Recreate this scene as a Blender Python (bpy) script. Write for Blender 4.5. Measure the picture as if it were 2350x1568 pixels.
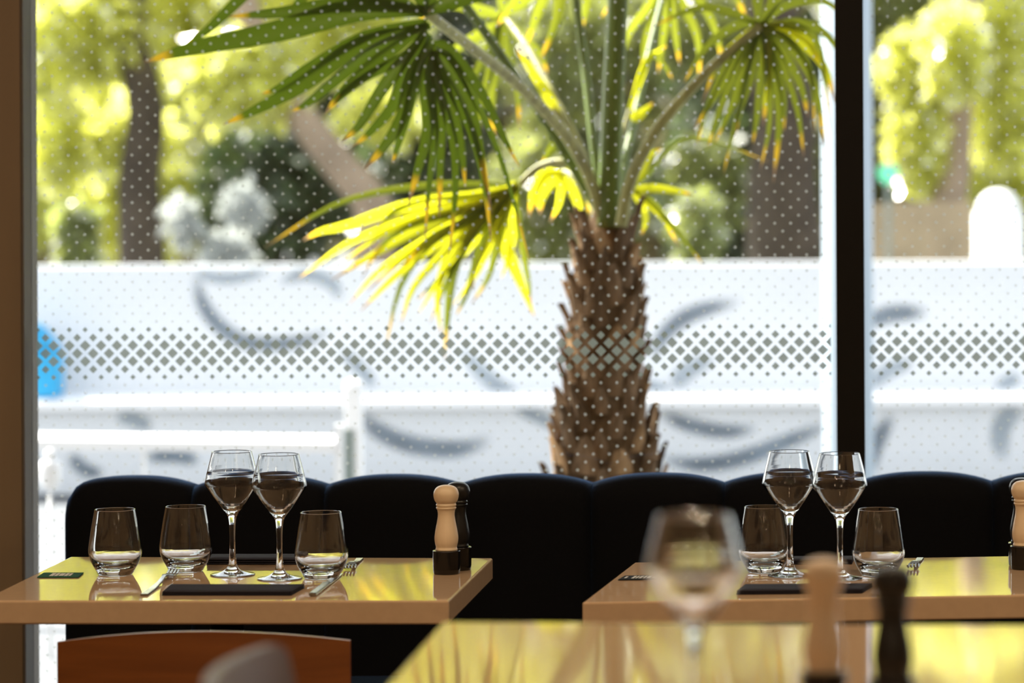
import bpy, bmesh, math, random
from mathutils import Vector, Matrix, noise

for o in list(bpy.data.objects):
    bpy.data.objects.remove(o, do_unlink=True)
sc = bpy.context.scene
COL = sc.collection
R = random.Random(7)
PI = math.pi

# ------------------------------------------------------------------ camera
W, H = 2350, 1568
F = 8000.0                    # focal length in pixels of a 2350 wide frame
PX, PY = 1900.0, 450.0        # principal point (shifted lens)
ROLL = 0.005
CAM = Vector((0, 0, 1.427))
cr, sr = math.cos(ROLL), math.sin(ROLL)
cd = bpy.data.cameras.new('camera')
cam = bpy.data.objects.new('camera', cd)
COL.objects.link(cam)
cd.sensor_width = 36.0
cd.lens = F / W * 36.0
cd.shift_x = (W / 2 - PX) / W
cd.shift_y = (PY - H / 2) / W
cd.clip_start = 0.05
cd.clip_end = 300
cd.dof.use_dof = True
cd.dof.focus_distance = 6.42
cd.dof.aperture_fstop = 3.3
cam.matrix_world = Matrix(((cr, sr, 0, 0), (0, 0, -1, 0), (-sr, cr, 0, CAM.z), (0, 0, 0, 1)))
sc.camera = cam

# ------------------------------------------------------------------ world, sun, exposure
wd = bpy.data.worlds.new('world')
sc.world = wd
wd.use_nodes = True
wn = wd.node_tree.nodes
bg = wn['Background']
sky = wn.new('ShaderNodeTexSky')
sky.sky_type = 'NISHITA'
sky.sun_disc = False
sky.sun_elevation = math.radians(49)
sky.sun_rotation = math.radians(-54)
sky.air_density = 1.0
sky.dust_density = 1.6
hsv = wn.new('ShaderNodeHueSaturation')
hsv.inputs['Saturation'].default_value = 0.30
wd.node_tree.links.new(sky.outputs[0], hsv.inputs['Color'])
wd.node_tree.links.new(hsv.outputs[0], bg.inputs[0])
bg.inputs[1].default_value = 0.60
sd = bpy.data.lights.new('sun', 'SUN')
sd.energy = 19.0
sd.angle = math.radians(0.55)
sd.color = (1.0, 0.95, 0.86)
sun = bpy.data.objects.new('sun', sd)
COL.objects.link(sun)
SUNV = Vector((-0.64, 0.45, 0.90)).normalized()     # direction towards the sun
sun.rotation_euler = SUNV.to_track_quat('Z', 'Y').to_euler()
sun.location = (0, 12, 14)
vs = sc.view_settings
vs.view_transform = 'Standard'
vs.look = 'None'
vs.gamma = 1.0
vs.use_curve_mapping = False
vs.exposure = 0.0
sc.cycles.max_bounces = 14
sc.cycles.transmission_bounces = 14
sc.cycles.transparent_max_bounces = 16
sc.cycles.sample_clamp_indirect = 5.0
LAMP_W = 9.0                  # watts of each ceiling downlight


# ------------------------------------------------------------------ projection helpers (photo pixel -> place)
def ray(px, py):
    u, v = px - PX, PY - py
    return Vector(((u * cr - v * sr * -1) / F, 1.0, (-u * sr + v * cr) / F))


def at(px, py, Y):
    return CAM + ray(px, py) * Y


def on_plane(px, py, p0, n):
    d = ray(px, py)
    return CAM + d * ((p0 - CAM).dot(n) / d.dot(n))


# ------------------------------------------------------------------ materials
def new_mat(name):
    m = bpy.data.materials.new(name)
    m.use_nodes = True
    nt = m.node_tree
    return m, nt, nt.nodes, nt.links, nt.nodes['Principled BSDF'], nt.nodes['Material Output']


def pmat(name, col, rough=0.5, metal=0.0, spec=0.5, coat=0.0, vary=0.0, vscale=6.0, bump=0.0, bscale=40.0,
         stretch=(1, 1, 1), sheen=0.0):
    m, nt, N, L, P, O = new_mat(name)
    P.inputs['Base Color'].default_value = (*col, 1)
    P.inputs['Roughness'].default_value = rough
    P.inputs['Metallic'].default_value = metal
    P.inputs['Specular IOR Level'].default_value = spec
    P.inputs['Coat Weight'].default_value = coat
    P.inputs['Coat Roughness'].default_value = 0.03
    P.inputs['Sheen Weight'].default_value = sheen
    if vary or bump:
        tc = N.new('ShaderNodeTexCoord')
        mp = N.new('ShaderNodeMapping')
        mp.inputs['Scale'].default_value = stretch
        L.new(tc.outputs['Object'], mp.inputs[0])
    if vary:
        nz = N.new('ShaderNodeTexNoise')
        nz.inputs['Scale'].default_value = vscale
        nz.inputs['Detail'].default_value = 5
        L.new(mp.outputs[0], nz.inputs[0])
        mr = N.new('ShaderNodeMapRange')
        mr.inputs[1].default_value = 0.3
        mr.inputs[2].default_value = 0.7
        mr.inputs[3].default_value = 1 - vary
        mr.inputs[4].default_value = 1 + vary
        L.new(nz.outputs[0], mr.inputs[0])
        hs = N.new('ShaderNodeHueSaturation')
        hs.inputs['Color'].default_value = (*col, 1)
        L.new(mr.outputs[0], hs.inputs['Value'])
        L.new(hs.outputs[0], P.inputs['Base Color'])
    if bump:
        nb = N.new('ShaderNodeTexNoise')
        nb.inputs['Scale'].default_value = bscale
        nb.inputs['Detail'].default_value = 4
        L.new(mp.outputs[0], nb.inputs[0])
        bp = N.new('ShaderNodeBump')
        bp.inputs['Strength'].default_value = bump
        bp.inputs['Distance'].default_value = 0.004
        L.new(nb.outputs[0], bp.inputs['Height'])
        L.new(bp.outputs[0], P.inputs['Normal'])
    return m


def glass_mat(name, col=(1, 1, 1), ior=1.5):
    m, nt, N, L, P, O = new_mat(name)
    g = N.new('ShaderNodeBsdfGlass')
    g.inputs['Color'].default_value = (*col, 1)
    g.inputs['Roughness'].default_value = 0
    g.inputs['IOR'].default_value = ior
    L.new(g.outputs[0], O.inputs[0])
    return m


def pane_mat():
    m, nt, N, L, P, O = new_mat('window glass')
    tr = N.new('ShaderNodeBsdfTransparent')
    tr.inputs[0].default_value = (0.975, 0.985, 0.975, 1)
    gl = N.new('ShaderNodeBsdfGlossy')
    gl.inputs['Roughness'].default_value = 0.0
    fr = N.new('ShaderNodeFresnel')
    fr.inputs[0].default_value = 1.45
    mx = N.new('ShaderNodeMixShader')
    L.new(fr.outputs[0], mx.inputs[0])
    L.new(tr.outputs[0], mx.inputs[1])
    L.new(gl.outputs[0], mx.inputs[2])
    L.new(mx.outputs[0], O.inputs[0])
    return m


def leaf_mat(name, col, trans, tcol, rough=0.35, vary=0.35, tip=False, gloss=0.25):
    """leaf: diffuse front, translucent back light; optional dry tip along the blade attribute 'along'"""
    m, nt, N, L, P, O = new_mat(name)
    geo = N.new('ShaderNodeNewGeometry')
    mr = N.new('ShaderNodeMapRange')
    mr.inputs[3].default_value = 1 - vary
    mr.inputs[4].default_value = 1 + vary
    L.new(geo.outputs['Random Per Island'], mr.inputs[0])

    def coloured(c, seed):
        h = N.new('ShaderNodeHueSaturation')
        h.inputs['Color'].default_value = (*c, 1)
        L.new(mr.outputs[0], h.inputs['Value'])
        if not tip:
            return h.outputs[0]
        a = N.new('ShaderNodeAttribute')
        a.attribute_name = 'along'
        cr_ = N.new('ShaderNodeValToRGB')
        e = cr_.color_ramp.elements
        e[0].position = 0.80
        e[0].color = (0, 0, 0, 1)
        e[1].position = 0.86
        e[1].color = (1, 1, 1, 1)
        L.new(a.outputs['Fac'], cr_.inputs[0])
        c2 = N.new('ShaderNodeValToRGB')
        e = c2.color_ramp.elements
        e[0].position = 0.90
        e[0].color = (0.75, 0.42, 0.02, 1) if seed == 0 else (0.95, 0.6, 0.03, 1)
        e[1].position = 0.95
        e[1].color = (0.30, 0.19, 0.10, 1)
        L.new(a.outputs['Fac'], c2.inputs[0])
        mx = N.new('ShaderNodeMix')
        mx.data_type = 'RGBA'
        L.new(cr_.outputs[0], mx.inputs[0])
        L.new(h.outputs[0], mx.inputs[6])
        L.new(c2.outputs[0], mx.inputs[7])
        return mx.outputs[2]
    d = N.new('ShaderNodeBsdfDiffuse')
    L.new(coloured(col, 0), d.inputs[0])
    t = N.new('ShaderNodeBsdfTranslucent')
    L.new(coloured(tcol, 1), t.inputs[0])
    mx = N.new('ShaderNodeMixShader')
    mx.inputs[0].default_value = trans
    L.new(d.outputs[0], mx.inputs[1])
    L.new(t.outputs[0], mx.inputs[2])
    g = N.new('ShaderNodeBsdfGlossy')
    g.inputs['Roughness'].default_value = rough
    fr = N.new('ShaderNodeFresnel')
    fr.inputs[0].default_value = 1.4
    mu = N.new('ShaderNodeMath')
    mu.operation = 'MULTIPLY'
    mu.inputs[1].default_value = gloss
    L.new(fr.outputs[0], mu.inputs[0])
    m2 = N.new('ShaderNodeMixShader')
    L.new(mu.outputs[0], m2.inputs[0])
    L.new(mx.outputs[0], m2.inputs[1])
    L.new(g.outputs[0], m2.inputs[2])
    L.new(m2.outputs[0], O.inputs[0])
    return m


def wood_mat(name, c1, c2, rough=0.35, scale=(2, 2, 14), coat=0.3):
    m, nt, N, L, P, O = new_mat(name)
    tc = N.new('ShaderNodeTexCoord')
    mp = N.new('ShaderNodeMapping')
    mp.inputs['Scale'].default_value = scale
    L.new(tc.outputs['Object'], mp.inputs[0])
    nz = N.new('ShaderNodeTexNoise')
    nz.inputs['Scale'].default_value = 3
    nz.inputs['Detail'].default_value = 6
    nz.inputs['Distortion'].default_value = 0.6
    L.new(mp.outputs[0], nz.inputs[0])
    rp = N.new('ShaderNodeValToRGB')
    rp.color_ramp.elements[0].position = 0.3
    rp.color_ramp.elements[0].color = (*c1, 1)
    rp.color_ramp.elements[1].position = 0.7
    rp.color_ramp.elements[1].color = (*c2, 1)
    L.new(nz.outputs[0], rp.inputs[0])
    L.new(rp.outputs[0], P.inputs['Base Color'])
    P.inputs['Roughness'].default_value = rough
    P.inputs['Coat Weight'].default_value = coat
    P.inputs['Coat Roughness'].default_value = 0.12
    return m


PITCH = 0.0339               # pitch of the printed dots on the glass


def film_mat(x0, zband):
    """printed dots on the window: round dots everywhere, a band of growing diamonds at zband"""
    m, nt, N, L, P, O = new_mat('printed dots')

    def M(op, a, b=None, c=None):
        n = N.new('ShaderNodeMath')
        n.operation = op
        for i, v in enumerate((a, b, c)):
            if v is None:
                continue
            if isinstance(v, (int, float)):
                n.inputs[i].default_value = v
            else:
                L.new(v, n.inputs[i])
        return n.outputs[0]
    tc = N.new('ShaderNodeTexCoord')
    sx = N.new('ShaderNodeSeparateXYZ')
    L.new(tc.outputs['Object'], sx.inputs[0])
    a = M('DIVIDE', M('SUBTRACT', sx.outputs[0], x0), PITCH)
    b = M('DIVIDE', M('SUBTRACT', sx.outputs[2], zband), PITCH)
    masks = []
    for off in (0.0, 0.5):
        aa = M('ADD', a, off + 0.5)
        bb = M('ADD', b, off + 0.5)
        u = M('ABSOLUTE', M('SUBTRACT', M('FRACT', aa), 0.5))
        v = M('ABSOLUTE', M('SUBTRACT', M('FRACT', bb), 0.5))
        row = M('SUBTRACT', M('FLOOR', bb), off)                 # row index in pitches from the band's middle
        t = M('MULTIPLY', M('ABSOLUTE', row), 2.0)               # 0,1,2,3.. half pitches
        inband = M('LESS_THAN', t, 3.5)
        rb = M('SUBTRACT', 0.345, M('MULTIPLY', M('MAXIMUM', M('SUBTRACT', t, 1.0), 0.0), 0.085))
        d1 = M('ADD', u, v)
        d2 = M('SQRT', M('ADD', M('MULTIPLY', u, u), M('MULTIPLY', v, v)))
        mb = M('MULTIPLY', inband, M('LESS_THAN', d1, rb))
        mo = M('MULTIPLY', M('SUBTRACT', 1.0, inband), M('LESS_THAN', d2, 0.096))
        masks.append((mb, mo))
    mbm = M('MAXIMUM', masks[0][0], masks[1][0])
    mask = M('MAXIMUM', M('MULTIPLY', mbm, 0.90), M('MULTIPLY', M('MAXIMUM', masks[0][1], masks[1][1]), 0.46))
    d = N.new('ShaderNodeBsdfDiffuse')
    ink = N.new('ShaderNodeMix')
    ink.data_type = 'RGBA'
    L.new(mbm, ink.inputs[0])
    ink.inputs[6].default_value = (0.84, 0.86, 0.80, 1)
    ink.inputs[7].default_value = (0.33, 0.37, 0.32, 1)
    L.new(ink.outputs[2], d.inputs[0])
    t = N.new('ShaderNodeBsdfTranslucent')
    L.new(ink.outputs[2], t.inputs[0])
    mx = N.new('ShaderNodeMixShader')
    mx.inputs[0].default_value = 0.75
    L.new(d.outputs[0], mx.inputs[1])
    L.new(t.outputs[0], mx.inputs[2])
    tr = N.new('ShaderNodeBsdfTransparent')
    m2 = N.new('ShaderNodeMixShader')
    L.new(mask, m2.inputs[0])
    L.new(tr.outputs[0], m2.inputs[1])
    L.new(mx.outputs[0], m2.inputs[2])
    L.new(m2.outputs[0], O.inputs[0])
    return m


MT = {}
MT['glass'] = glass_mat('clear glass', (0.992, 0.996, 0.992))
MT['pane'] = pane_mat()
MT['table'] = pmat('lacquered taupe table', (0.56, 0.385, 0.24), rough=0.05, spec=0.22, vary=0.03, vscale=60)
MT['sofa'] = pmat('near black fabric with sky blue sheen', (0.0042, 0.0045, 0.0060), rough=0.85, spec=0.10, bump=0.3, bscale=400, sheen=0.9)
MT['sofa'].node_tree.nodes['Principled BSDF'].inputs['Sheen Tint'].default_value = (0.18, 0.42, 1.0, 1)  # skylight along the sofa top put into the sheen colour
MT['sofa'].node_tree.nodes['Principled BSDF'].inputs['Sheen Roughness'].default_value = 0.25
MT['sofa_base'] = pmat('black plinth', (0.004, 0.004, 0.004), rough=0.8, spec=0.1)
MT['pillar'] = pmat('brown painted pillar', (0.225, 0.155, 0.09), rough=0.55, vary=0.10, vscale=3, stretch=(3, 3, 0.4))
MT['pillar_trim'] = pmat('grey brown edge profile', (0.11, 0.09, 0.07), rough=0.6)
MT['frame'] = pmat('black window frame', (0.006, 0.005, 0.004), rough=0.5, spec=0.2)
MT['floor'] = pmat('dark floor', (0.10, 0.075, 0.055), rough=0.45, vary=0.2, vscale=5)
MT['ceiling'] = pmat('warm ceiling', (0.50, 0.40, 0.30), rough=0.9)
MT['wall'] = wood_mat('warm panelling', (0.35, 0.22, 0.12), (0.52, 0.36, 0.22), rough=0.5, scale=(1, 6, 1))
MT['steel'] = pmat('brushed cutlery steel', (0.30, 0.30, 0.275), rough=0.25, metal=1.0)
MT['blackmetal'] = pmat('black metal', (0.012, 0.012, 0.012), rough=0.4)
MT['napkin'] = pmat('charcoal napkin cloth', (0.022, 0.020, 0.028), rough=0.9, spec=0.2, bump=0.2, bscale=700)
MT['beech'] = wood_mat('pale beech', (0.72, 0.55, 0.36), (0.79, 0.62, 0.42), rough=0.42, scale=(20, 20, 3), coat=0.1)
MT['blackgloss'] = pmat('black gloss', (0.006, 0.005, 0.004), rough=0.16, spec=0.5)
MT['blackwood'] = pmat('black satin wood', (0.010, 0.009, 0.008), rough=0.33, spec=0.4)
MT['chairwood'] = wood_mat('red brown veneer', (0.17, 0.048, 0.008), (0.25, 0.076, 0.014), rough=0.4, scale=(0.8, 2, 14), coat=0.15)
MT['chairtaupe'] = pmat('mauve taupe chair shell', (0.13, 0.088, 0.070), rough=0.45, spec=0.2)
MT['chairleg'] = pmat('steel chair leg', (0.35, 0.34, 0.33), rough=0.3, metal=1.0)
MT['cardgreen'] = pmat('dark green card', (0.03, 0.11, 0.075), rough=0.9, spec=0.05)
MT['cardwhite'] = pmat('white print', (0.62, 0.62, 0.60), rough=0.9, spec=0.05)
MT['cardblack'] = pmat('black card', (0.015, 0.016, 0.018), rough=0.9, spec=0.05)
MT['ground'] = pmat('pale paving', (0.13, 0.138, 0.15), rough=0.9, vary=0.08, vscale=1.3)
MT['whitewall'] = pmat('white rendered wall', (0.68, 0.695, 0.71), rough=0.9, vary=0.03, vscale=1.5)
MT['ledge'] = pmat('white stone coping', (0.86, 0.86, 0.86), rough=0.8)
MT['paint'] = pmat('grey blue spray paint', (0.17, 0.21, 0.25), rough=0.85, vary=0.25, vscale=5)
MT['paint2'] = pmat('faded grey spray paint', (0.34, 0.39, 0.43), rough=0.85, vary=0.2, vscale=4)
MT['whitepaint'] = pmat('white painted metal', (0.88, 0.88, 0.88), rough=0.45)
MT['greygreen'] = pmat('grey green metal', (0.20, 0.24, 0.22), rough=0.5)
MT['blue'] = pmat('bright blue plastic', (0.015, 0.34, 0.62), rough=0.45)
MT['pole'] = pmat('pale blue grey pole', (0.40, 0.48, 0.55), rough=0.5)
MT['mint'] = pmat('mint sign', (0.16, 0.75, 0.42), rough=0.5)
MT['bark'] = pmat('palm bark', (0.150, 0.098, 0.058), rough=0.95, spec=0.1, vary=0.5, vscale=28, bump=1.0, bscale=60, stretch=(1, 1, 0.35))
MT['boot'] = pmat('palm leaf base', (0.22, 0.140, 0.080), rough=0.9, spec=0.1, vary=0.5, vscale=30, bump=0.8, bscale=60, stretch=(1, 1, 0.3))
MT['boot2'] = pmat('pale split leaf base', (0.40, 0.25, 0.13), rough=0.9, spec=0.1, vary=0.4, vscale=30, stretch=(1, 1, 0.3))
MT['fibre'] = pmat('palm fibre', (0.19, 0.115, 0.060), rough=0.95, spec=0.1)
MT['leaf'] = leaf_mat('palm leaf', (0.075, 0.150, 0.012), 0.50, (0.30, 0.33, 0.022), tip=True, rough=0.3, gloss=0.8, vary=0.25)
MT['leaf_shade'] = leaf_mat('shaded deep green palm leaf', (0.055, 0.110, 0.010), 0.45, (0.15, 0.225, 0.010), tip=True, rough=0.25, gloss=0.9, vary=0.25)  # shade under the overhang put into a darker leaf colour
MT['leaf_sun'] = leaf_mat('sunlit yellow palm leaf', (0.34, 0.36, 0.03), 0.55, (0.72, 0.70, 0.02), tip=True, rough=0.35, gloss=0.6, vary=0.25)  # sunlight on the leaves put into a yellower leaf colour
MT['petiole'] = pmat('green palm stalk', (0.12, 0.18, 0.018), rough=0.5, vary=0.3, vscale=12, stretch=(3, 3, 0.3))
MT['petiole2'] = pmat('pale palm stalk', (0.36, 0.35, 0.12), rough=0.5, vary=0.3, vscale=12, stretch=(3, 3, 0.3))
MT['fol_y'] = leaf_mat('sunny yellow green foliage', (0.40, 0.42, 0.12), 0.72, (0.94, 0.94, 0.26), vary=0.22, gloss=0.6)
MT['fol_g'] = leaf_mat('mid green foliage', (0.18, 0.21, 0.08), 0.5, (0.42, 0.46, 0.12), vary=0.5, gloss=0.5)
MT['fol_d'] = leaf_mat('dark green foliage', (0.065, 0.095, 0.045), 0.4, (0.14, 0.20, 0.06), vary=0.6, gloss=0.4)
MT['fol_o'] = leaf_mat('olive brown foliage', (0.24, 0.20, 0.11), 0.45, (0.36, 0.30, 0.12), vary=0.4, gloss=0.4)
MT['fol_w'] = leaf_mat('pale blossom', (0.46, 0.48, 0.47), 0.5, (0.50, 0.52, 0.48), vary=0.25, gloss=0.1)
MT['trunk_d'] = pmat('dark tree bark', (0.055, 0.042, 0.030), rough=0.95, vary=0.4, vscale=5)
MT['trunk_t'] = pmat('tan tree bark', (0.25, 0.185, 0.125), rough=0.95, vary=0.3, vscale=3)
MT['fence'] = pmat('tan timber', (0.30, 0.23, 0.14), rough=0.9, vary=0.2, vscale=4)


for nm_ in ('paint', 'paint2'):              # spray paint thins out towards the edge of each stroke
    nt_ = MT[nm_].node_tree
    a_ = nt_.nodes.new('ShaderNodeAttribute')
    a_.attribute_name = 'cover'
    nt_.links.new(a_.outputs['Fac'], nt_.nodes['Principled BSDF'].inputs['Alpha'])


def emis_mat(name, col, k):
    m, nt, N, L, P, O = new_mat(name)
    e = N.new('ShaderNodeEmission')
    e.inputs[0].default_value = (*col, 1)
    e.inputs[1].default_value = k
    L.new(e.outputs[0], O.inputs[0])
    return m


MT['lamp'] = emis_mat('lit warm lens', (1.0, 0.72, 0.42), 60.0)


# ------------------------------------------------------------------ object helpers
def tag(o, label=None, cat=None, group=None, kind=None):
    for k, v in (('label', label), ('category', cat), ('group', group), ('kind', kind)):
        if v:
            o[k] = v
    return o


def empty(name, loc=(0, 0, 0), rz=0.0, rx=0.0):
    o = bpy.data.objects.new(name, None)
    o.empty_display_size = 0.05
    o.location = loc
    o.rotation_euler = (rx, 0, rz)
    COL.objects.link(o)
    return o


def meshobj(name, verts, faces, mat, parent=None, smooth=False, loc=None):
    me = bpy.data.meshes.new(name)
    me.from_pydata([tuple(v) for v in verts], [], faces)
    me.update()
    return link(name, me, mat, parent, smooth, loc)


def link(name, me, mat, parent=None, smooth=False, loc=None):
    if mat is not None:
        me.materials.clear()
        me.materials.append(MT[mat])
    if smooth:
        for p in me.polygons:
            p.use_smooth = True
    o = bpy.data.objects.new(name, me)
    COL.objects.link(o)
    if parent is not None:
        o.parent = parent
    if loc is not None:
        o.location = loc
    return o


def bmobj(name, bm, mat, parent=None, smooth=False, loc=None):
    me = bpy.data.meshes.new(name)
    bmesh.ops.recalc_face_normals(bm, faces=bm.faces)
    bm.to_mesh(me)
    bm.free()
    return link(name, me, mat, parent, smooth, loc)


def add_box(bm, lo, hi, bevel=0.0, seg=2):
    r = bmesh.ops.create_cube(bm, size=1.0)
    vs_ = r['verts']
    c = [(lo[i] + hi[i]) / 2 for i in range(3)]
    s = [hi[i] - lo[i] for i in range(3)]
    for v in vs_:
        v.co = Vector((c[0] + v.co.x * s[0], c[1] + v.co.y * s[1], c[2] + v.co.z * s[2]))
    if bevel:
        es = list({e for v in vs_ for e in v.link_edges})
        bmesh.ops.bevel(bm, geom=es, offset=bevel, segments=seg, affect='EDGES', profile=0.5)


def box(name, lo, hi, mat, parent=None, bevel=0.0, seg=2):
    bm = bmesh.new()
    add_box(bm, lo, hi, bevel, seg)
    return bmobj(name, bm, mat, parent)


def prism(name, quad, thick, mat, parent=None, bevel=0.003, seg=3):
    """slab: top quad (list of Vectors), extruded downwards"""
    bm = bmesh.new()
    t = [bm.verts.new(q) for q in quad]
    b = [bm.verts.new(Vector(q) - Vector((0, 0, thick))) for q in quad]
    n = len(quad)
    bm.faces.new(t)
    bm.faces.new(list(reversed(b)))
    for i in range(n):
        j = (i + 1) % n
        bm.faces.new((t[i], b[i], b[j], t[j]))
    if bevel:
        bmesh.ops.bevel(bm, geom=list(bm.edges), offset=bevel, segments=seg, affect='EDGES', profile=0.5)
    return bmobj(name, bm, mat, parent)


def lathe_data(prof, seg=48, fine=False):
    if fine:
        prof = refine(prof)
    verts, faces, rings = [], [], []
    for r, z in prof:
        if r <= 1e-6:
            rings.append([len(verts)])
            verts.append((0, 0, z))
        else:
            rings.append(list(range(len(verts), len(verts) + seg)))
            for i in range(seg):
                a = 2 * PI * i / seg
                verts.append((r * math.cos(a), r * math.sin(a), z))
    for a, b in zip(rings, rings[1:]):
        for i in range(seg):
            j = (i + 1) % seg
            if len(a) == 1 and len(b) == 1:
                continue
            if len(a) == 1:
                faces.append((a[0], b[j], b[i]))
            elif len(b) == 1:
                faces.append((a[i], a[j], b[0]))
            else:
                faces.append((a[i], a[j], b[j], b[i]))
    return verts, faces


def spline(pts, n):
    """Catmull-Rom through pts (tuples/Vectors of any size)"""
    P = [Vector(p) for p in pts]
    if len(P) == 2:
        return [P[0].lerp(P[1], i / (n - 1)) for i in range(n)]
    P = [2 * P[0] - P[1]] + P + [2 * P[-1] - P[-2]]
    out = []
    segs = len(P) - 3
    for i in range(n):
        t = i / (n - 1) * segs
        k = min(int(t), segs - 1)
        t -= k
        p0, p1, p2, p3 = P[k:k + 4]
        out.append(0.5 * ((2 * p1) + (p2 - p0) * t + (2 * p0 - 5 * p1 + 4 * p2 - p3) * t * t + (3 * p1 - p0 - 3 * p2 + p3) * t ** 3))
    return out


def smooth_prof(prof, per=4):
    p = spline([(a, b, 0) for a, b in prof], (len(prof) - 1) * per + 1)
    return [(max(v.x, 0.0), v.y) for v in p]


def refine(prof, sup=0.0005, big=0.005):
    """support rings next to every corner so smooth normals stay true to the shape"""
    out = [prof[0]]
    for (r0, z0), (r1, z1) in zip(prof, prof[1:]):
        L_ = math.hypot(r1 - r0, z1 - z0)
        ts = []
        if L_ > sup * 4:
            m_ = max(1, int(L_ / big))
            ts = [sup / L_] + [i / m_ for i in range(1, m_)] + [1 - sup / L_]
        for t in ts:
            out.append((r0 + (r1 - r0) * t, z0 + (z1 - z0) * t))
        out.append((r1, z1))
    return out


def tube_data(path, radii, seg=8, flat=1.0):
    verts, faces = [], []
    n = len(path)
    up = Vector((0, 1, 0))
    for i, p in enumerate(path):
        d = (path[min(i + 1, n - 1)] - path[max(i - 1, 0)])
        d = d.normalized() if d.length > 1e-9 else Vector((0, 0, 1))
        s = d.cross(up)
        s = s.normalized() if s.length > 1e-4 else Vector((1, 0, 0))
        t = s.cross(d).normalized()
        for k in range(seg):
            a = 2 * PI * k / seg
            verts.append(p + s * (radii[i] * math.cos(a)) + t * (radii[i] * flat * math.sin(a)))
    for i in range(n - 1):
        for k in range(seg):
            j = (k + 1) % seg
            faces.append((i * seg + k, i * seg + j, (i + 1) * seg + j, (i + 1) * seg + k))
    faces.append(tuple(range(seg - 1, -1, -1)))
    faces.append(tuple((n - 1) * seg + k for k in range(seg)))
    return verts, faces


def tube(name, path, radii, mat, parent=None, seg=8, flat=1.0, smooth=True):
    v, f = tube_data([Vector(p) for p in path], radii, seg, flat)
    return meshobj(name, v, f, mat, parent, smooth)


def copy_tree(o, parent=None):
    c = o.copy()
    COL.objects.link(c)
    c.parent = parent
    for ch in list(o.children):
        copy_tree(ch, c)
    return c


# ================================================================== SETTING
YW = 7.45                      # plane of the glazing
ROOM = (-4.2, 4.6, -3.6)       # x0, x1, y0
CEIL = 3.0
st = lambda o: tag(o, kind='structure')
st(box('floor', (ROOM[0], ROOM[2], -0.1), (ROOM[1], YW + 0.1, 0.0), 'floor'))
st(box('ceiling', (ROOM[0], ROOM[2], CEIL), (ROOM[1], 9.6, CEIL + 0.25), 'ceiling'))  # carried past the glazing as an unseen overhang, added to block the sun
st(box('wall_back', (ROOM[0], ROOM[2] - 0.12, 0), (ROOM[1], ROOM[2], CEIL), 'wall'))
st(box('wall_right', (ROOM[1], ROOM[2], 0), (ROOM[1] + 0.12, YW + 0.1, CEIL), 'wall'))
pil_x = at(48, 700, 7.38).x
st(box('wall_left', (ROOM[0] - 0.12, ROOM[2], 0), (ROOM[0], YW + 0.1, CEIL), 'wall'))
st(box('wall_front', (ROOM[0], 7.38, 0), (pil_x - 0.0, YW + 0.06, CEIL), 'pillar'))
st(box('trim_1', (pil_x + 0.0003, 7.383, 0), (pil_x + 0.006, YW + 0.06, CEIL), 'pillar_trim'))
gx0 = pil_x + 0.006
mx0 = at(1919, 700, 7.38).x
mx1 = at(1984, 700, 7.38).x
st(box('trim_2', (mx0, 7.38, 0.0), (mx1, YW + 0.07, CEIL), 'frame', bevel=0.002))
st(box('trim_3', (gx0, 7.39, CEIL - 0.08), (mx0, YW + 0.06, CEIL), 'frame'))
st(box('trim_4', (mx1, 7.39, CEIL - 0.08), (ROOM[1], YW + 0.06, CEIL), 'frame'))
zb = at(1300, 806, YW).z
for k, (a, b) in enumerate(((gx0, mx0), (mx1, ROOM[1])), 1):
    e = empty('window_%d' % k, ((a + b) / 2, YW, 0))
    tag(e, kind='structure')
    w = b - a
    box('pane', (-w / 2, 0.0, 0.06), (w / 2, 0.008, CEIL - 0.08), 'pane', e)
    box('frame_rail', (-w / 2, -0.03, 0.0), (w / 2, 0.04, 0.06), 'frame', e)
    x0 = at(105 if k == 1 else 2004, 806, YW).x - e.location.x
    MT['film%d' % k] = film_mat(x0, zb)
    fx = w / 2 - 0.012
    meshobj('printed_dot_film', [(-fx, -0.002, 0.07), (fx, -0.002, 0.07), (fx, -0.002, CEIL - 0.09), (-fx, -0.002, CEIL - 0.09)],
            [(0, 1, 2, 3)], 'film%d' % k, e)

# ground outside
st(meshobj('ground', [(-60, YW + 0.1, -0.02), (60, YW + 0.1, -0.02), (60, 90, -0.02), (-60, 90, -0.02)], [(0, 1, 2, 3)], 'ground'))

# far white wall with ledge and graffiti
YF = 17.2
wz = at(1200, 607, YF).z
lz = at(1200, 908, YF - 0.35).z
far = st(empty('wall_far', (0, YF, 0)))
box('wall_face', (-16, 0.0, 0), (16, 0.25, wz), 'whitewall', far)
box('plinth', (-16, -0.34, 0), (16, -0.001, lz - 0.05), 'whitewall', far)
vv = [(-16, -0.40, lz - 0.055), (16, -0.40, lz - 0.055), (16, -0.40, lz - 0.015), (-16, -0.40, lz - 0.015), (16, -0.001, lz), (-16, -0.001, lz), (16, -0.001, lz - 0.055), (-16, -0.001, lz - 0.055)]
meshobj('coping', vv, [(0, 1, 2, 3), (3, 2, 4, 5), (5, 4, 6, 7), (7, 6, 1, 0), (0, 3, 5, 7), (1, 6, 4, 2)], 'ledge', far)


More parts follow.
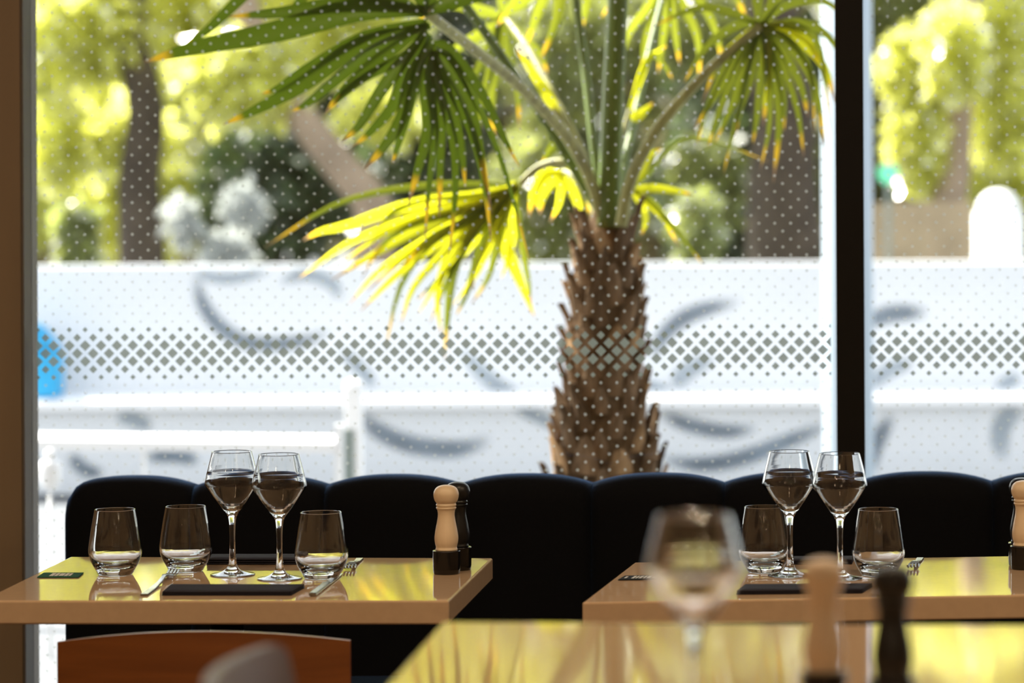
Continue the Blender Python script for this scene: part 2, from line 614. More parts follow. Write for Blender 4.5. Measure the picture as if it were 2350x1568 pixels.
def stroke(pts, wpx, mat='paint'):
    """painted stroke on the wall, given by photo pixels"""
    low = sum(p[1] for p in pts) / len(pts) > 930
    Y = YF - 0.343 if low else YF - 0.003
    mid = [at(p[0], p[1], Y) for p in pts]
    P = spline(mid, 22)
    V, Fc, C = [], [], []
    n = len(P)
    for i, p in enumerate(P):
        t = i / (n - 1)
        d = (P[min(i + 1, n - 1)] - P[max(i - 1, 0)]).normalized()
        s = Vector((-d.z, 0, d.x))
        w = wpx * 1.7 / F * Y * 0.5 * (0.45 + 0.55 * math.sin(PI * (0.08 + 0.84 * t)) ** 0.7)
        fade = min(1.0, min(t, 1 - t) * 4)
        for u, c in ((-1, 0.0), (-0.55, 0.6), (0, 1.0), (0.55, 0.6), (1, 0.0)):
            V.append(p + s * w * u - far.location)
            C.append(c * fade)
    for i in range(n - 1):
        for k in range(4):
            a = i * 5 + k
            Fc.append((a, a + 1, a + 6, a + 5))
    o = meshobj('graffiti_stroke', V, Fc, mat, far)
    ca = o.data.attributes.new('cover', 'FLOAT', 'POINT')
    for i, c in enumerate(C):
        ca.data[i].value = c


stroke([(452, 625), (462, 690), (505, 750), (575, 788), (690, 785), (760, 760)], 26)
stroke([(640, 650), (700, 630), (760, 650), (780, 690)], 22, 'paint2')
stroke([(440, 625), (520, 640), (620, 622)], 18, 'paint2')
stroke([(780, 800), (830, 850), (860, 890)], 22, 'paint2')
stroke([(1060, 800), (1100, 850), (1150, 890), (1190, 900)], 26, 'paint2')
stroke([(1495, 830), (1520, 775), (1565, 733), (1620, 710), (1700, 692)], 28)
stroke([(1540, 890), (1580, 850), (1640, 820)], 30, 'paint2')
stroke([(1480, 880), (1510, 895), (1540, 900)], 24, 'paint2')
stroke([(1985, 745), (2040, 722), (2130, 716)], 30)
stroke([(1990, 890), (2040, 850), (2100, 830)], 26, 'paint2')
stroke([(815, 940), (870, 990), (950, 1022), (1050, 1030), (1130, 1008)], 32)
stroke([(1180, 935), (1230, 955), (1290, 985)], 22, 'paint2')
stroke([(1510, 945), (1580, 975), (1660, 990), (1740, 985)], 26)
stroke([(1510, 1050), (1600, 1066), (1700, 1052), (1810, 1012), (1915, 970)], 28)
stroke([(2050, 950), (2020, 1000), (2000, 1050), (1998, 1090)], 28)
stroke([(2350, 940), (2310, 960), (2295, 1000), (2300, 1060)], 34, 'paint2')
stroke([(265, 955), (310, 965), (350, 985)], 26, 'paint2')
stroke([(160, 1040), (190, 1075), (240, 1090)], 24)
stroke([(330, 1050), (400, 1045), (460, 1060)], 26)
stroke([(2340, 860), (2310, 880), (2290, 900)], 24, 'paint2')

# ================================================================== EXTERIOR THINGS
# blue bin on the ledge
b0 = at(100, 914, YF - 0.2)
e = empty('storage_bin', (b0.x, YF - 0.2, lz - 0.006))
tag(e, 'bright blue plastic bin standing on the white wall ledge beside the brown pillar', 'bin')
s = YF / F
bm = bmesh.new()
add_box(bm, (-0.11, -0.09, 0.0), (0.085, 0.09, 0.235), 0.02)
bmobj('body', bm, 'blue', e)
bm = bmesh.new()
v1 = [(-0.11, -0.085, 0.236), (0.08, -0.085, 0.236), (0.08, 0.085, 0.236), (-0.11, 0.085, 0.236),
      (-0.10, -0.06, 0.36), (-0.01, -0.06, 0.36), (-0.01, 0.06, 0.36), (-0.10, 0.06, 0.36)]
bv = [bm.verts.new(v) for v in v1]
for f in ((0, 1, 5, 4), (1, 2, 6, 5), (2, 3, 7, 6), (3, 0, 4, 7), (4, 5, 6, 7), (3, 2, 1, 0)):
    bm.faces.new([bv[i] for i in f])
bmesh.ops.bevel(bm, geom=list(bm.edges), offset=0.012, segments=2, affect='EDGES')
bmobj('lid', bm, 'blue', e)

# white terrace railing: bright bar on the left with its end post
YR = 12.0
pa, pb = at(60, 1010, YR), at(772, 1023, YR)
e = empty('terrace_railing', (pb.x, YR, -0.02))
tag(e, 'low white handrail with end post running left behind the wine glasses', 'railing')
hw = 0.5 * 30 * YR / F


def bar(name, p, q, hy, hz, mat, parent, off, slope=0.0):
    """box bar from p to q, top tilted towards the sun by slope"""
    p, q = p - off, q - off
    V = []
    for c in (p, q):
        V += [c + Vector((0, -hy, -hz)), c + Vector((0, hy, -hz)), c + Vector((0, hy, hz + slope)), c + Vector((0, -hy, hz - slope))]
    return meshobj(name, V, [(3, 2, 1, 0), (4, 5, 6, 7), (0, 1, 5, 4), (1, 2, 6, 5), (2, 3, 7, 6), (3, 0, 4, 7)], mat, parent)


off = Vector(e.location)
bar('handrail', pa + Vector((-0.6, 0, 0)), pb, 0.03, hw, 'whitepaint', e, off, 0.010)
po = at(778, 1000, YR)
box('end_post', (po.x - 0.012 - off.x, -0.02, 0), (po.x + 0.012 - off.x, 0.02, at(778, 975, YR).z + 0.02), 'whitepaint', e)
for px in (330, 560):
    q = at(px, 1040, YR)
    box('post', (q.x - 0.006 - off.x, -0.01, 0), (q.x + 0.006 - off.x, 0.01, at(px, 1012, YR).z + 0.02), 'whitepaint', e)
# round topped bollard post with grey green back face
q = at(812, 870, YR + 0.5)
e = empty('gate_post', (q.x, YR + 0.5, -0.02))
tag(e, 'round topped white gate post with a dark grey-green inset behind the sofa', 'post')
k = (YR + 0.5) / F
zt = q.z + 0.02
bm = bmesh.new()
add_box(bm, (-0.030, -0.03, 0), (0.030, 0.03, zt - 0.03), 0.006)
bmobj('shaft', bm, 'whitepaint', e)
v, f = lathe_data([(0.0, zt), (0.016, zt - 0.003), (0.030, zt - 0.012), (0.036, zt - 0.03), (0.030, zt - 0.045), (0.0, zt - 0.045)], 20)
meshobj('cap', v, f, 'whitepaint', e, True)
zi = at(797, 985, YR + 0.5).z + 0.02
box('inset_panel', (-0.032, -0.040, 0), (0.004, -0.0305, zi), 'greygreen', e)

# white garden lantern
YL = 11.0
q = at(115, 1120, YL)
e = empty('garden_lantern', (q.x, YL, -0.02))
tag(e, 'small white garden lantern with a ball top beside the sofa end', 'lantern')
z0, z1, z2 = q.z + 0.02, at(115, 1056, YL).z + 0.02, at(118, 1030, YL).z + 0.02
v, f = lathe_data(smooth_prof([(0.0, z0), (0.022, z0), (0.034, z0 + 0.025), (0.036, z0 + 0.055), (0.030, z1 - 0.008), (0.012, z1), (0.0, z1)]), 24)
meshobj('body', v, f, 'whitepaint', e, True)
rb = (z2 - z1) / 2
v, f = lathe_data([(rb * math.sin(PI * i / 10), (z1 + z2) / 2 - rb * math.cos(PI * i / 10)) for i in range(11)], 20)
meshobj('ball_top', v, f, 'whitepaint', e, True)
v, f = lathe_data([(0.0, 0), (0.006, 0), (0.006, z0 + 0.002), (0.0, z0 + 0.002)], 10)
meshobj('stake', v, f, 'whitepaint', e, True)

# pale blue lamp pole behind the mullion
YP = 12.6
q = at(1946, 600, YP)
e = empty('lamp_pole', (q.x, YP, -0.02))
tag(e, 'thick pale blue-grey pole standing behind the black window mullion', 'pole')
rp = 58 * YP / F
v, f = lathe_data([(0.0, 0), (rp * 1.02, 0), (rp, 0.3), (rp * 0.98, 7.0), (0.0, 7.0)], 28)
meshobj('shaft', v, f, 'pole', e, True)
v, f = lathe_data([(0.0, 0), (rp * 1.35, 0), (rp * 1.35, 0.06), (rp * 1.1, 0.1), (0.0, 0.1)], 28)
meshobj('base_flange', v, f, 'pole', e, True)


# ---- background trees
def leaf_cloud(clusters, n, size, seed, flat=0.5):
    """leaves as small folded diamonds scattered in ellipsoids; clusters: (centre, radius, weight)"""
    rr = random.Random(seed)
    V, Fc = [], []
    tw = sum(c[2] for c in clusters)
    for c, rad, wgt in clusters:
        for _ in range(int(n * wgt / tw)):
            d = Vector((rr.gauss(0, 1), rr.gauss(0, 1), rr.gauss(0, 1))).normalized()
            p = c + Vector((d.x * rad[0], d.y * rad[1], d.z * rad[2])) * (rr.random() ** 0.42)
            a = Vector((rr.gauss(0, 1), rr.gauss(0, 1), rr.gauss(0, 0.8) - 0.5)).normalized()
            b = a.cross(Vector((rr.gauss(0, 1), rr.gauss(0, 1), rr.gauss(0, 1)))).normalized()
            u = a.cross(b)
            s_ = size * rr.uniform(0.6, 1.3)
            i = len(V)
            V += [p, p + a * s_ * 0.5 + b * s_ * 0.27 + u * s_ * 0.08, p + a * s_, p + a * s_ * 0.5 - b * s_ * 0.27 + u * s_ * 0.08]
            Fc += [(i, i + 1, i + 2), (i, i + 2, i + 3)]
    return V, Fc


def tree(name, label, cat, base, Y, trunk_px, trunk_r, clusters_px, n, size, fol, bark, seed, group=None):
    """trunk_px: list of photo pixels the trunk passes; clusters_px: (px, py, dY, rx_px, rz_px, weight)"""
    b = at(base, 600, Y)
    e = empty(name, (b.x, Y, -0.02))
    tag(e, label, cat, group)
    off = Vector(e.location)
    if trunk_px:
        pts = [at(px, py, Y) - off for px, py in trunk_px]
        pts = [Vector((pts[0].x, 0, 0.0))] + pts
        P = spline(pts, 16)
        rad = [trunk_r * Y / F * (1.25 - 0.55 * i / 15) for i in range(16)]
        tube('trunk', P, rad, bark, e, 10)
    cl = []
    for px, py, dY, rx, rz, wgt in clusters_px:
        k = (Y + dY) / F
        cl.append((at(px, py, Y + dY) - off, (rx * k, max(rx, rz) * k * 0.7, rz * k), wgt))
    V, Fc = leaf_cloud(cl, n, size, seed)
    o = meshobj('foliage', V, Fc, fol, e)
    tag(o, kind='stuff')
    return e


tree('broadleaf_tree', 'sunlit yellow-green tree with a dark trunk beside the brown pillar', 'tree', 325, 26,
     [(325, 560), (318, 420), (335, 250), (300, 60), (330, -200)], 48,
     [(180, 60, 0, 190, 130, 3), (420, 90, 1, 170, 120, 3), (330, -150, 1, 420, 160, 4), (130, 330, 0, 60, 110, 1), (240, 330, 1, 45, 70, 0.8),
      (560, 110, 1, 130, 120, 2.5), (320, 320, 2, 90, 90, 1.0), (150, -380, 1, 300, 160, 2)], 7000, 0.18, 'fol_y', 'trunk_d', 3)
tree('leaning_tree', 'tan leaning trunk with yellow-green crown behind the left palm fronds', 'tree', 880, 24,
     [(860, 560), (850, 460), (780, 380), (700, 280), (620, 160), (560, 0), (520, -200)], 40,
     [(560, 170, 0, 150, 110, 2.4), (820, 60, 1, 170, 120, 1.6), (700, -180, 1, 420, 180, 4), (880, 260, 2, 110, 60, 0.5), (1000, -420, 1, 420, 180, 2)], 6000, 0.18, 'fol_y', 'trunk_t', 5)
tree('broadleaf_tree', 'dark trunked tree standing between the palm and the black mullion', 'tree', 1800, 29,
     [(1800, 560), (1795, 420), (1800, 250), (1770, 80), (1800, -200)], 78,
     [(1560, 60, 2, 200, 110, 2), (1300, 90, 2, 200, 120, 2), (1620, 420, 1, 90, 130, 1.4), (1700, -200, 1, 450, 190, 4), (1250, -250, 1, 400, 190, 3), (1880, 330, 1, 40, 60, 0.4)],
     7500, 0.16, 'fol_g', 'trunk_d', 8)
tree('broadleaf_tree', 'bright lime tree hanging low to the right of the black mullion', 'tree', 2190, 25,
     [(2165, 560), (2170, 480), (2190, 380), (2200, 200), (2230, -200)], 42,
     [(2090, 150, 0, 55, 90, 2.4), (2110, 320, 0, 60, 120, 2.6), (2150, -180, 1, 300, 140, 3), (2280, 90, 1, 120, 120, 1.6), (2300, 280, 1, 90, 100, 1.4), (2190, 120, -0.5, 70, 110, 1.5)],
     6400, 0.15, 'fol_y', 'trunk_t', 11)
# hedges and shrubs further back
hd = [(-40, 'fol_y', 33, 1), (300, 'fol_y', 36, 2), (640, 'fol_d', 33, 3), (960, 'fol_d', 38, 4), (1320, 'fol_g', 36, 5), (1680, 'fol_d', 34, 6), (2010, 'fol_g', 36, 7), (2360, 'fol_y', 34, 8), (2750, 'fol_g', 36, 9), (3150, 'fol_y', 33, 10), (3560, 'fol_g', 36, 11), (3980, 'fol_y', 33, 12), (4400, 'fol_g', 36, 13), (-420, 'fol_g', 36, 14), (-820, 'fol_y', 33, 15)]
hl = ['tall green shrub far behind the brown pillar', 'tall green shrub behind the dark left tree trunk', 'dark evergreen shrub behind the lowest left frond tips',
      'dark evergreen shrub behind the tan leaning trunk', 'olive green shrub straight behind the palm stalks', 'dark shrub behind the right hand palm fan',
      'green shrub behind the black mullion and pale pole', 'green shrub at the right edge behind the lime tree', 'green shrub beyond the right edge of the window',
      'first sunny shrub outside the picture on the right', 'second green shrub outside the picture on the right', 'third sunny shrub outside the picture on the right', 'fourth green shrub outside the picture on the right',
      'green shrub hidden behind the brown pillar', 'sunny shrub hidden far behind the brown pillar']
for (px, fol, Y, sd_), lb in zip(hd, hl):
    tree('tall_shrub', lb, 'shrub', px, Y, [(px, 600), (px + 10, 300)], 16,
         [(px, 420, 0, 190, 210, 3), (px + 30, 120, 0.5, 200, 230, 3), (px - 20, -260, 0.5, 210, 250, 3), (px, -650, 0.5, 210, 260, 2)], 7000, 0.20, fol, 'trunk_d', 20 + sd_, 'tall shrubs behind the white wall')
for k_, (px, lb) in enumerate(((80, 'olive tree in the farthest row behind the brown pillar'), (520, 'olive tree in the farthest row behind the pale bush'), (960, 'olive tree in the farthest row behind the near palm fan'),
                               (1340, 'olive tree in the farthest row straight behind the palm heart'), (1640, 'olive tree in the farthest row behind the right palm fan'), (2060, 'olive tree in the farthest row right of the mullion'), (2450, 'olive tree in the farthest row at the right edge'))):
    tree('distant_tree', lb, 'tree', px, 44 + 4 * (k_ % 2), [(px, 600), (px + 15, 200)], 22,
         [(px, 480, 0, 250, 160, 2), (px + 40, 220, 0.5, 260, 200, 3), (px - 20, -120, 0.5, 260, 220, 3), (px, -520, 0.5, 260, 260, 2)], 5200, 0.32, 'fol_o', 'trunk_t', 60 + k_, 'olive trees in the farthest row')
tree('flowering_bush', 'pale white blossoming bush just above the white wall on the left', 'bush', 500, 21,
     [(500, 620)], 8, [(420, 500, 0, 34, 60, 1), (560, 470, 0.3, 45, 50, 1.3), (520, 570, 0, 60, 40, 1.2)], 620, 0.10, 'fol_w', 'trunk_d', 41)
tree('low_bush', 'deep green spiky bush above the white wall near the brown pillar', 'bush', 175, 20.5,
     [(175, 640)], 6, [(175, 540, 0, 36, 80, 1)], 700, 0.12, 'fol_g', 'trunk_d', 43)
tree('low_bush', 'small yellow-green bush right of the palm trunk above the wall', 'bush', 1600, 20.5,
     [(1600, 640)], 6, [(1600, 520, 0, 46, 80, 1)], 650, 0.11, 'fol_g', 'trunk_d', 44)
# tan fence and white pillar on the right
e = empty('timber_fence', (at(2110, 600, 22).x, 22, -0.02))
tag(e, 'tan timber board fence behind the white wall on the right', 'fence')
zt = at(2110, 455, 22).z
for i in range(8):
    x = (i - 3.5) * 0.085
    box('board', (x - 0.04, -0.012, 0.0), (x + 0.04, 0.012, zt + R.uniform(-0.01, 0.01)), 'fence', e)
box('rail', (-0.35, 0.013, 0.5), (0.35, 0.05, 0.58), 'fence', e)
q = at(2292, 600, 20.5)
e = empty('garden_pillar', (q.x, 20.5, -0.02))
tag(e, 'white round-headed garden pillar above the wall at the right edge', 'pillar')
zt = at(2292, 432, 20.5).z
v, f = lathe_data([(0, 0), (0.15, 0), (0.145, zt - 0.12), (0.0, zt - 0.12)], 20)
meshobj('shaft', v, f, 'whitepaint', e, True)
v, f = lathe_data([(0.0, zt - 0.119)] + [(0.13 * math.cos(PI / 2 * i / 6), zt - 0.119 + 0.13 * math.sin(PI / 2 * i / 6)) for i in range(7)], 20)
meshobj('round_head', v, f, 'whitepaint', e, True)
q = at(2038, 398, 21.0)
e = empty('round_sign', (q.x, 21.0, -0.02))
tag(e, 'small mint green round sign on a thin post right of the mullion', 'sign')
v, f = tube_data([Vector((0, -0.012, q.z + 0.02)), Vector((0, 0.012, q.z + 0.02))], [0.062, 0.062], 24)
V2, F2 = [], []
for sgn in (-0.012, 0.012):
    for k in range(24):
        a = 2 * PI * k / 24
        V2.append((0.062 * math.cos(a), sgn, q.z + 0.02 + 0.062 * math.sin(a)))
F2 = [tuple(range(24)), tuple(range(47, 23, -1))] + [(k, k + 24, (k + 1) % 24 + 24, (k + 1) % 24) for k in range(24)]
meshobj('disc', V2, F2, 'mint', e)
box('post', (-0.012, 0.013, 0), (0.012, 0.035, q.z + 0.02), 'greygreen', e)

# ================================================================== PALM
YPALM = 8.95
pb_ = at(1392, 1090, YPALM)
palm = empty('palm_tree', (pb_.x, YPALM, -0.02))
tag(palm, 'fan palm with a shaggy brown trunk just outside the window', 'palm tree')
PO = Vector(palm.location)
KP = YPALM / F


def pz(py):
    return at(1390, py, YPALM).z + 0.02


# trunk: radius by height (pixels of half width, centre x)
tr_prof = [(1600, 150, 1392), (1250, 142, 1392), (1085, 126, 1392), (1010, 110, 1390), (950, 94, 1386), (880, 86, 1386), (800, 82, 1388), (720, 80, 1391),
           (655, 80, 1393), (610, 66, 1394), (560, 56, 1396), (515, 44, 1398), (480, 34, 1396)]
tp = spline([(a, b, c) for a, b, c in tr_prof], 70)
V, Fc = [], []
SEG = 40
for i, p in enumerate(tp):
    z = pz(p.x)
    if i == 0:
        z = 0.0
    cx = (p.z - 1392) * KP
    for k in range(SEG):
        a = 2 * PI * k / SEG
        nz = noise.noise(Vector((math.cos(a) * 3, math.sin(a) * 3, z * 14))) * 0.10 + noise.noise(Vector((math.cos(a) * 9, math.sin(a) * 9, z * 34))) * 0.07
        r = p.y * KP * (0.93 + nz)
        V.append((cx + r * math.cos(a), r * math.sin(a), z))
for i in range(len(tp) - 1):
    for k in range(SEG):
        j = (k + 1) % SEG
        Fc.append((i * SEG + k, i * SEG + j, (i + 1) * SEG + j, (i + 1) * SEG + k))
Fc.append(tuple((len(tp) - 1) * SEG + k for k in range(SEG)))
trunk = meshobj('trunk', V, Fc, 'bark', palm, True)


# leaf bases on the trunk: shared meshes
def boot_mesh(w, h, t, seed):
    rr = random.Random(seed)
    V, Fc = [], []
    rows = 6
    for i in range(rows):
        s = i / (rows - 1)
        ww = w * (1 - 0.75 * s ** 1.6) * (1 + rr.uniform(-.12, .12))
        out = t * (0.3 + 1.6 * s ** 1.5)
        for u in (-1, -0.35, 0.35, 1):
            V.append((u * ww / 2, -(out + t * 0.7 * (1 - u * u)) + rr.uniform(-.15, .15) * t, s * h * (1 + rr.uniform(-.05, .05))))
    for i in range(rows - 1):
        for k in range(3):
            a = i * 4 + k
            Fc.append((a, a + 1, a + 5, a + 4))
    n = len(V)
    for i in range(rows):                                     # back
        s = i / (rows - 1)
        for u in (-1, -0.35, 0.35, 1):
            q_ = V[i * 4 + (-1, -0.35, 0.35, 1).index(u)]
            V.append((q_[0] * 0.9, q_[1] + t * 0.6, q_[2]))
    for i in range(rows - 1):
        for k in range(3):
            a = n + i * 4 + k
            Fc.append((a + 4, a + 5, a + 1, a))
    for i in range(rows - 1):
        Fc.append((i * 4, i * 4 + 4, n + i * 4 + 4, n + i * 4))
        Fc.append((i * 4 + 7, i * 4 + 3, n + i * 4 + 3, n + i * 4 + 7))
    e_ = (rows - 1) * 4
    for k in range(3):
        Fc.append((e_ + k, e_ + k + 1, n + e_ + k + 1, n + e_ + k))
    me = bpy.data.meshes.new('leaf_base')
    me.from_pydata(V, [], Fc)
    me.update()
    return me


bmeshes = []
for mname in ('boot', 'boot', 'boot2', 'bark'):
    for s_ in range(2):
        me = boot_mesh(R.uniform(0.05, 0.075), R.uniform(0.075, 0.12), 0.009, R.random())
        me.materials.append(MT[mname])
        bmeshes.append(me)


def trunk_at(z):
    for a, b in zip(tp, tp[1:]):
        za, zb_ = pz(a.x), pz(b.x)
        if za <= z <= zb_:
            t = (z - za) / max(zb_ - za, 1e-6)
            q_ = a.lerp(b, t)
            return q_.y * KP, (q_.z - 1392) * KP
    return tp[-1].y * KP, 0.0


row = 0
z = pz(1130)
while z < pz(545):
    r, cx = trunk_at(z)
    n = 9
    for k in range(n):
        a = 2 * PI * (k + 0.5 * (row % 2) + R.uniform(-.16, .16)) / n
        zz = z + R.uniform(-0.015, 0.015)
        o = bpy.data.objects.new('leaf_base', R.choice(bmeshes))
        COL.objects.link(o)
        o.parent = trunk
        rr_ = r * 0.93
        o.location = (cx + rr_ * math.sin(a), -rr_ * math.cos(a), zz)
        o.rotation_euler = (R.uniform(-0.05, 0.18), R.uniform(-.2, .2), a)
        k_ = 0.8 + 3.0 * max(0, r - 0.08)
        o.scale = (k_ * R.uniform(.8, 1.2), R.uniform(.7, 1.5), R.uniform(.7, 1.25))
    z += 0.052
    row += 1
# ragged fibres
V, Fc = [], []
for _ in range(420):
    py = R.uniform(520, 1110)
    z = pz(py)
    r, cx = trunk_at(z)
    a = R.uniform(0, 2 * PI)
    p = Vector((cx + r * 0.95 * math.sin(a), -r * 0.95 * math.cos(a), z))
    dr = Vector((math.sin(a), -math.cos(a), 0))
    ln = R.uniform(0.015, 0.05)
    tipd = p + dr * R.uniform(0.005, 0.03) + Vector((R.uniform(-.01, .01), R.uniform(-.01, .01), ln * R.choice((1, 1, -0.6))))
    sd_ = Vector((math.cos(a), math.sin(a), 0)) * R.uniform(0.0012, 0.003)
    i = len(V)
    V += [p - sd_, p + sd_, tipd]
    Fc.append((i, i + 1, i + 2))
tag(meshobj('bark_fibre', V, Fc, 'fibre', palm), kind='stuff')


def leaflet(parent, pts, wpx, mat, fold=0.35):
    """one blade: pts = list of (px, py, Y); V-folded tapering ribbon"""
    P = spline([at(*p) - PO for p in pts], 13)
    n = len(P)
    Yt = pts[0][2]
    V, Fc = [], []
    ph = R.uniform(-0.7, 0.7)
    for i, p in enumerate(P):
        t = i / (n - 1)
        d = (P[min(i + 1, n - 1)] - P[max(i - 1, 0)]).normalized()
        toc = (CAM - PO - p).normalized()
        s = d.cross(toc)
        s = s.normalized() if s.length > 1e-4 else Vector((1, 0, 0))
        # twist a little out of the picture plane
        u = s.cross(d).normalized()
        s2 = (s * math.cos(ph) + u * math.sin(ph)).normalized()
        u2 = s2.cross(d).normalized()
        w = wpx * Yt / F * 0.5 * min(1.0, 0.35 + 2.2 * t) * (1 - t ** 2.2) ** 0.9 + 0.0006
        V += [p - s2 * w + u2 * w * fold, p, p + s2 * w + u2 * w * fold]
        if i:
            a = (i - 1) * 3
            Fc += [(a, a + 1, a + 4, a + 3), (a + 1, a + 2, a + 5, a + 4)]
    o = meshobj('leaflet', V, Fc, mat, parent, True)
    at_ = o.data.attributes.new('along', 'FLOAT', 'POINT')
    k = R.uniform(0.93, 1.04)
    for i in range(n):
        for j in range(3):
            at_.data[i * 3 + j].value = i / (n - 1) * k
    return o


def frond(path, r0, r1, mat):
    P = [at(*p) - PO for p in path]
    S = spline(P, 18)
    rad = [(r0 + (r1 - r0) * i / 17) * path[0][2] / F for i in range(18)]
    return tube('frond', S, rad, mat, palm, 8, 0.7)


YA = 7.98     # the near left fan hangs towards the window
# 1 near left fan
f1 = frond([(1385, 500, 8.9), (1345, 390, 8.85), (1290, 300, 8.75), (1190, 195, 8.5), (1070, 100, 8.2), (978, 28, YA)], 15, 11, 'petiole2')
HUB = (978, 28, YA)


def fan(parent, hub, lst, w, mat, dY=0.0, spread=0.0):
    for L_ in lst:
        ww = w
        mt = mat
        pts = []
        for q_ in L_:
            if isinstance(q_, (int, float)):
                ww = q_
            elif isinstance(q_, str):
                mt = q_
            else:
                pts.append((q_[0], q_[1], hub[2] + dY * (1 if len(pts) else 0.5) + (q_[2] if len(q_) > 2 else 0)))
        sp = spread * min(1.0, max(0.0, (pts[-1][1] - 150) / 350.0))          # blades leave the rib one below the other
        leaflet(parent, [(hub[0] + 0.15 * sp + R.uniform(-6, 6), hub[1] + sp + R.uniform(-6, 6), hub[2])] + pts, ww, mt)


fan(f1, HUB, [
    [(820, 25), (640, 72), (440, 112), (330, 143), 62],
    [(800, 10), (640, 30), (525, 38), 40],
    [(830, 100), (700, 190), (590, 250), (512, 286), 44],
    [(840, 80), (700, 160), (640, 200), (600, 215), 30],
    [(860, 110), (770, 180), (705, 235), (668, 256), 38],
    [(880, 130), (810, 190), (775, 225), (745, 262), 36],
    [(920, 150), (870, 220), (825, 290), (785, 325), 38],
    [(935, 150), (900, 240), (850, 300), (808, 338), 38],
    [(950, 170), (925, 270), (880, 340), (834, 392), 40],
    [(955, 160), (935, 250), (912, 330), (900, 375), 34],
    [(975, 170), (985, 290), (960, 390), (936, 474), 36],
    [(995, 150), (1010, 270), (1010, 390), (1008, 500), 30],
    [(1005, 160), (1040, 260), (1060, 350), (1068, 430), 32],
    [(1020, 140), (1070, 230), (1100, 340), (1128, 490), 38],
    [(1030, 110), (1100, 200), (1150, 300), (1192, 384), 30],
    [(985, 170), (1000, 300), (985, 430), (975, 560), 24],
    [(1000, 180), (1040, 320), (1045, 450), (1030, 590), 24],
    [(1015, 170), (1080, 300), (1110, 420), (1128, 560), 26],
    [(1030, 130), (1105, 260), (1160, 400), (1215, 600), 20],
    [(940, 120), (850, 170), (790, 210), (765, 242), 26],
    [(900, 0), (760, -30), (560, -20), 46],
    [(950, -40), (900, -140), (820, -220), 46],
    [(990, -50), (1010, -150), (1060, -240), 46],
    [(1030, 10), (1120, -10), (1230, -10), 40],
], 34, 'leaf_shade', 0.0, 95.0)
# dark frond tip entering from the top left
f0 = frond([(1380, 490, 8.95), (1200, 200, 8.8), (950, -120, 8.5), (720, -160, 8.2)], 12, 9, 'petiole')
fan(f0, (720, -160, 8.15), [
    [(640, -90), (540, 10), (470, 75), (412, 112), 34], [(600, -120), (480, -60), (380, -30), 40], [(720, -60), (690, 0), (660, 20), 34], [(780, -80), (830, 0), (860, 30), 34],
], 36, 'leaf_shade')
# 2 lower left sunlit fan (behind the near fan)
YB = 9.15
f2 = frond([(1372, 520, 9.0), (1362, 440, 9.05), (1335, 385, 9.1), (1285, 372, 9.12), (1235, 385, YB), (1195, 420, YB)], 13, 8, 'petiole2')
fan(f2, (1185, 425, YB), [
    [(1050, 425), (900, 437), (760, 475), (608, 568), 22, 'leaf'],
    [(1060, 450), (930, 470), (800, 515), (735, 530), (695, 552), 34, 'leaf_sun'],
    [(1060, 465), (930, 500), (800, 555), (684, 640), 38, 'leaf_sun'],
    [(1070, 480), (960, 530), (850, 590), (758, 645), 28, 'leaf_sun'],
    [(1080, 480), (980, 545), (870, 620), (800, 700), 28, 'leaf_sun'],
    [(1090, 490), (1000, 560), (900, 640), (826, 716), 28, 'leaf_sun'],
    [(1090, 495), (990, 560), (920, 660), (884, 806), 30, 'leaf'],
    [(1100, 500), (1020, 580), (950, 660), (920, 745), 26, 'leaf_sun'],
    [(1110, 510), (1050, 590), (1000, 650), (955, 690), 24, 'leaf'],
    [(1110, 500), (1050, 600), (1030, 710), (1020, 832), 34, 'leaf'],
    [(1105, 500), (1030, 590), (1005, 680), (1012, 770), 26, 'leaf_sun'],
    [(1130, 510), (1095, 600), (1070, 680), (1046, 726), 26, 'leaf'],
    [(1140, 490), (1155, 560), (1190, 640), (1228, 730), 44, 'leaf_sun'],
    [(1190, 510), (1205, 600), (1215, 660), (1216, 720), 16, 'leaf'],
    [(1100, 470), (980, 500), (880, 535), (790, 600), 28, 'leaf_sun'],
    [(1110, 490), (1010, 540), (930, 590), (840, 670), 26, 'leaf_sun'],
    [(1140, 480), (1080, 560), (1010, 640), (960, 720), 26, 'leaf_sun'],
    [(1130, 470), (1060, 510), (980, 550), (905, 640), 26, 'leaf'],
    [(1150, 510), (1120, 560), (1090, 620), (1085, 670), 24, 'leaf_sun'],
    [(1120, 470), (1040, 490), (960, 510), (880, 560), (830, 640), 26, 'leaf'],
    [(1130, 500), (1070, 560), (1030, 640), (985, 745), 22, 'leaf'],
    [(1140, 510), (1110, 590), (1085, 640), (1040, 700), 22, 'leaf_sun'],
    [(1160, 500), (1140, 570), (1120, 640), (1080, 700), 22, 'leaf'],
    [(1170, 490), (1175, 540), (1165, 590), (1150, 640), 26, 'leaf_sun'],
    [(1080, 450), (980, 455), (900, 490), (860, 540), 24, 'leaf'],
], 30, 'leaf_sun', 0.0)
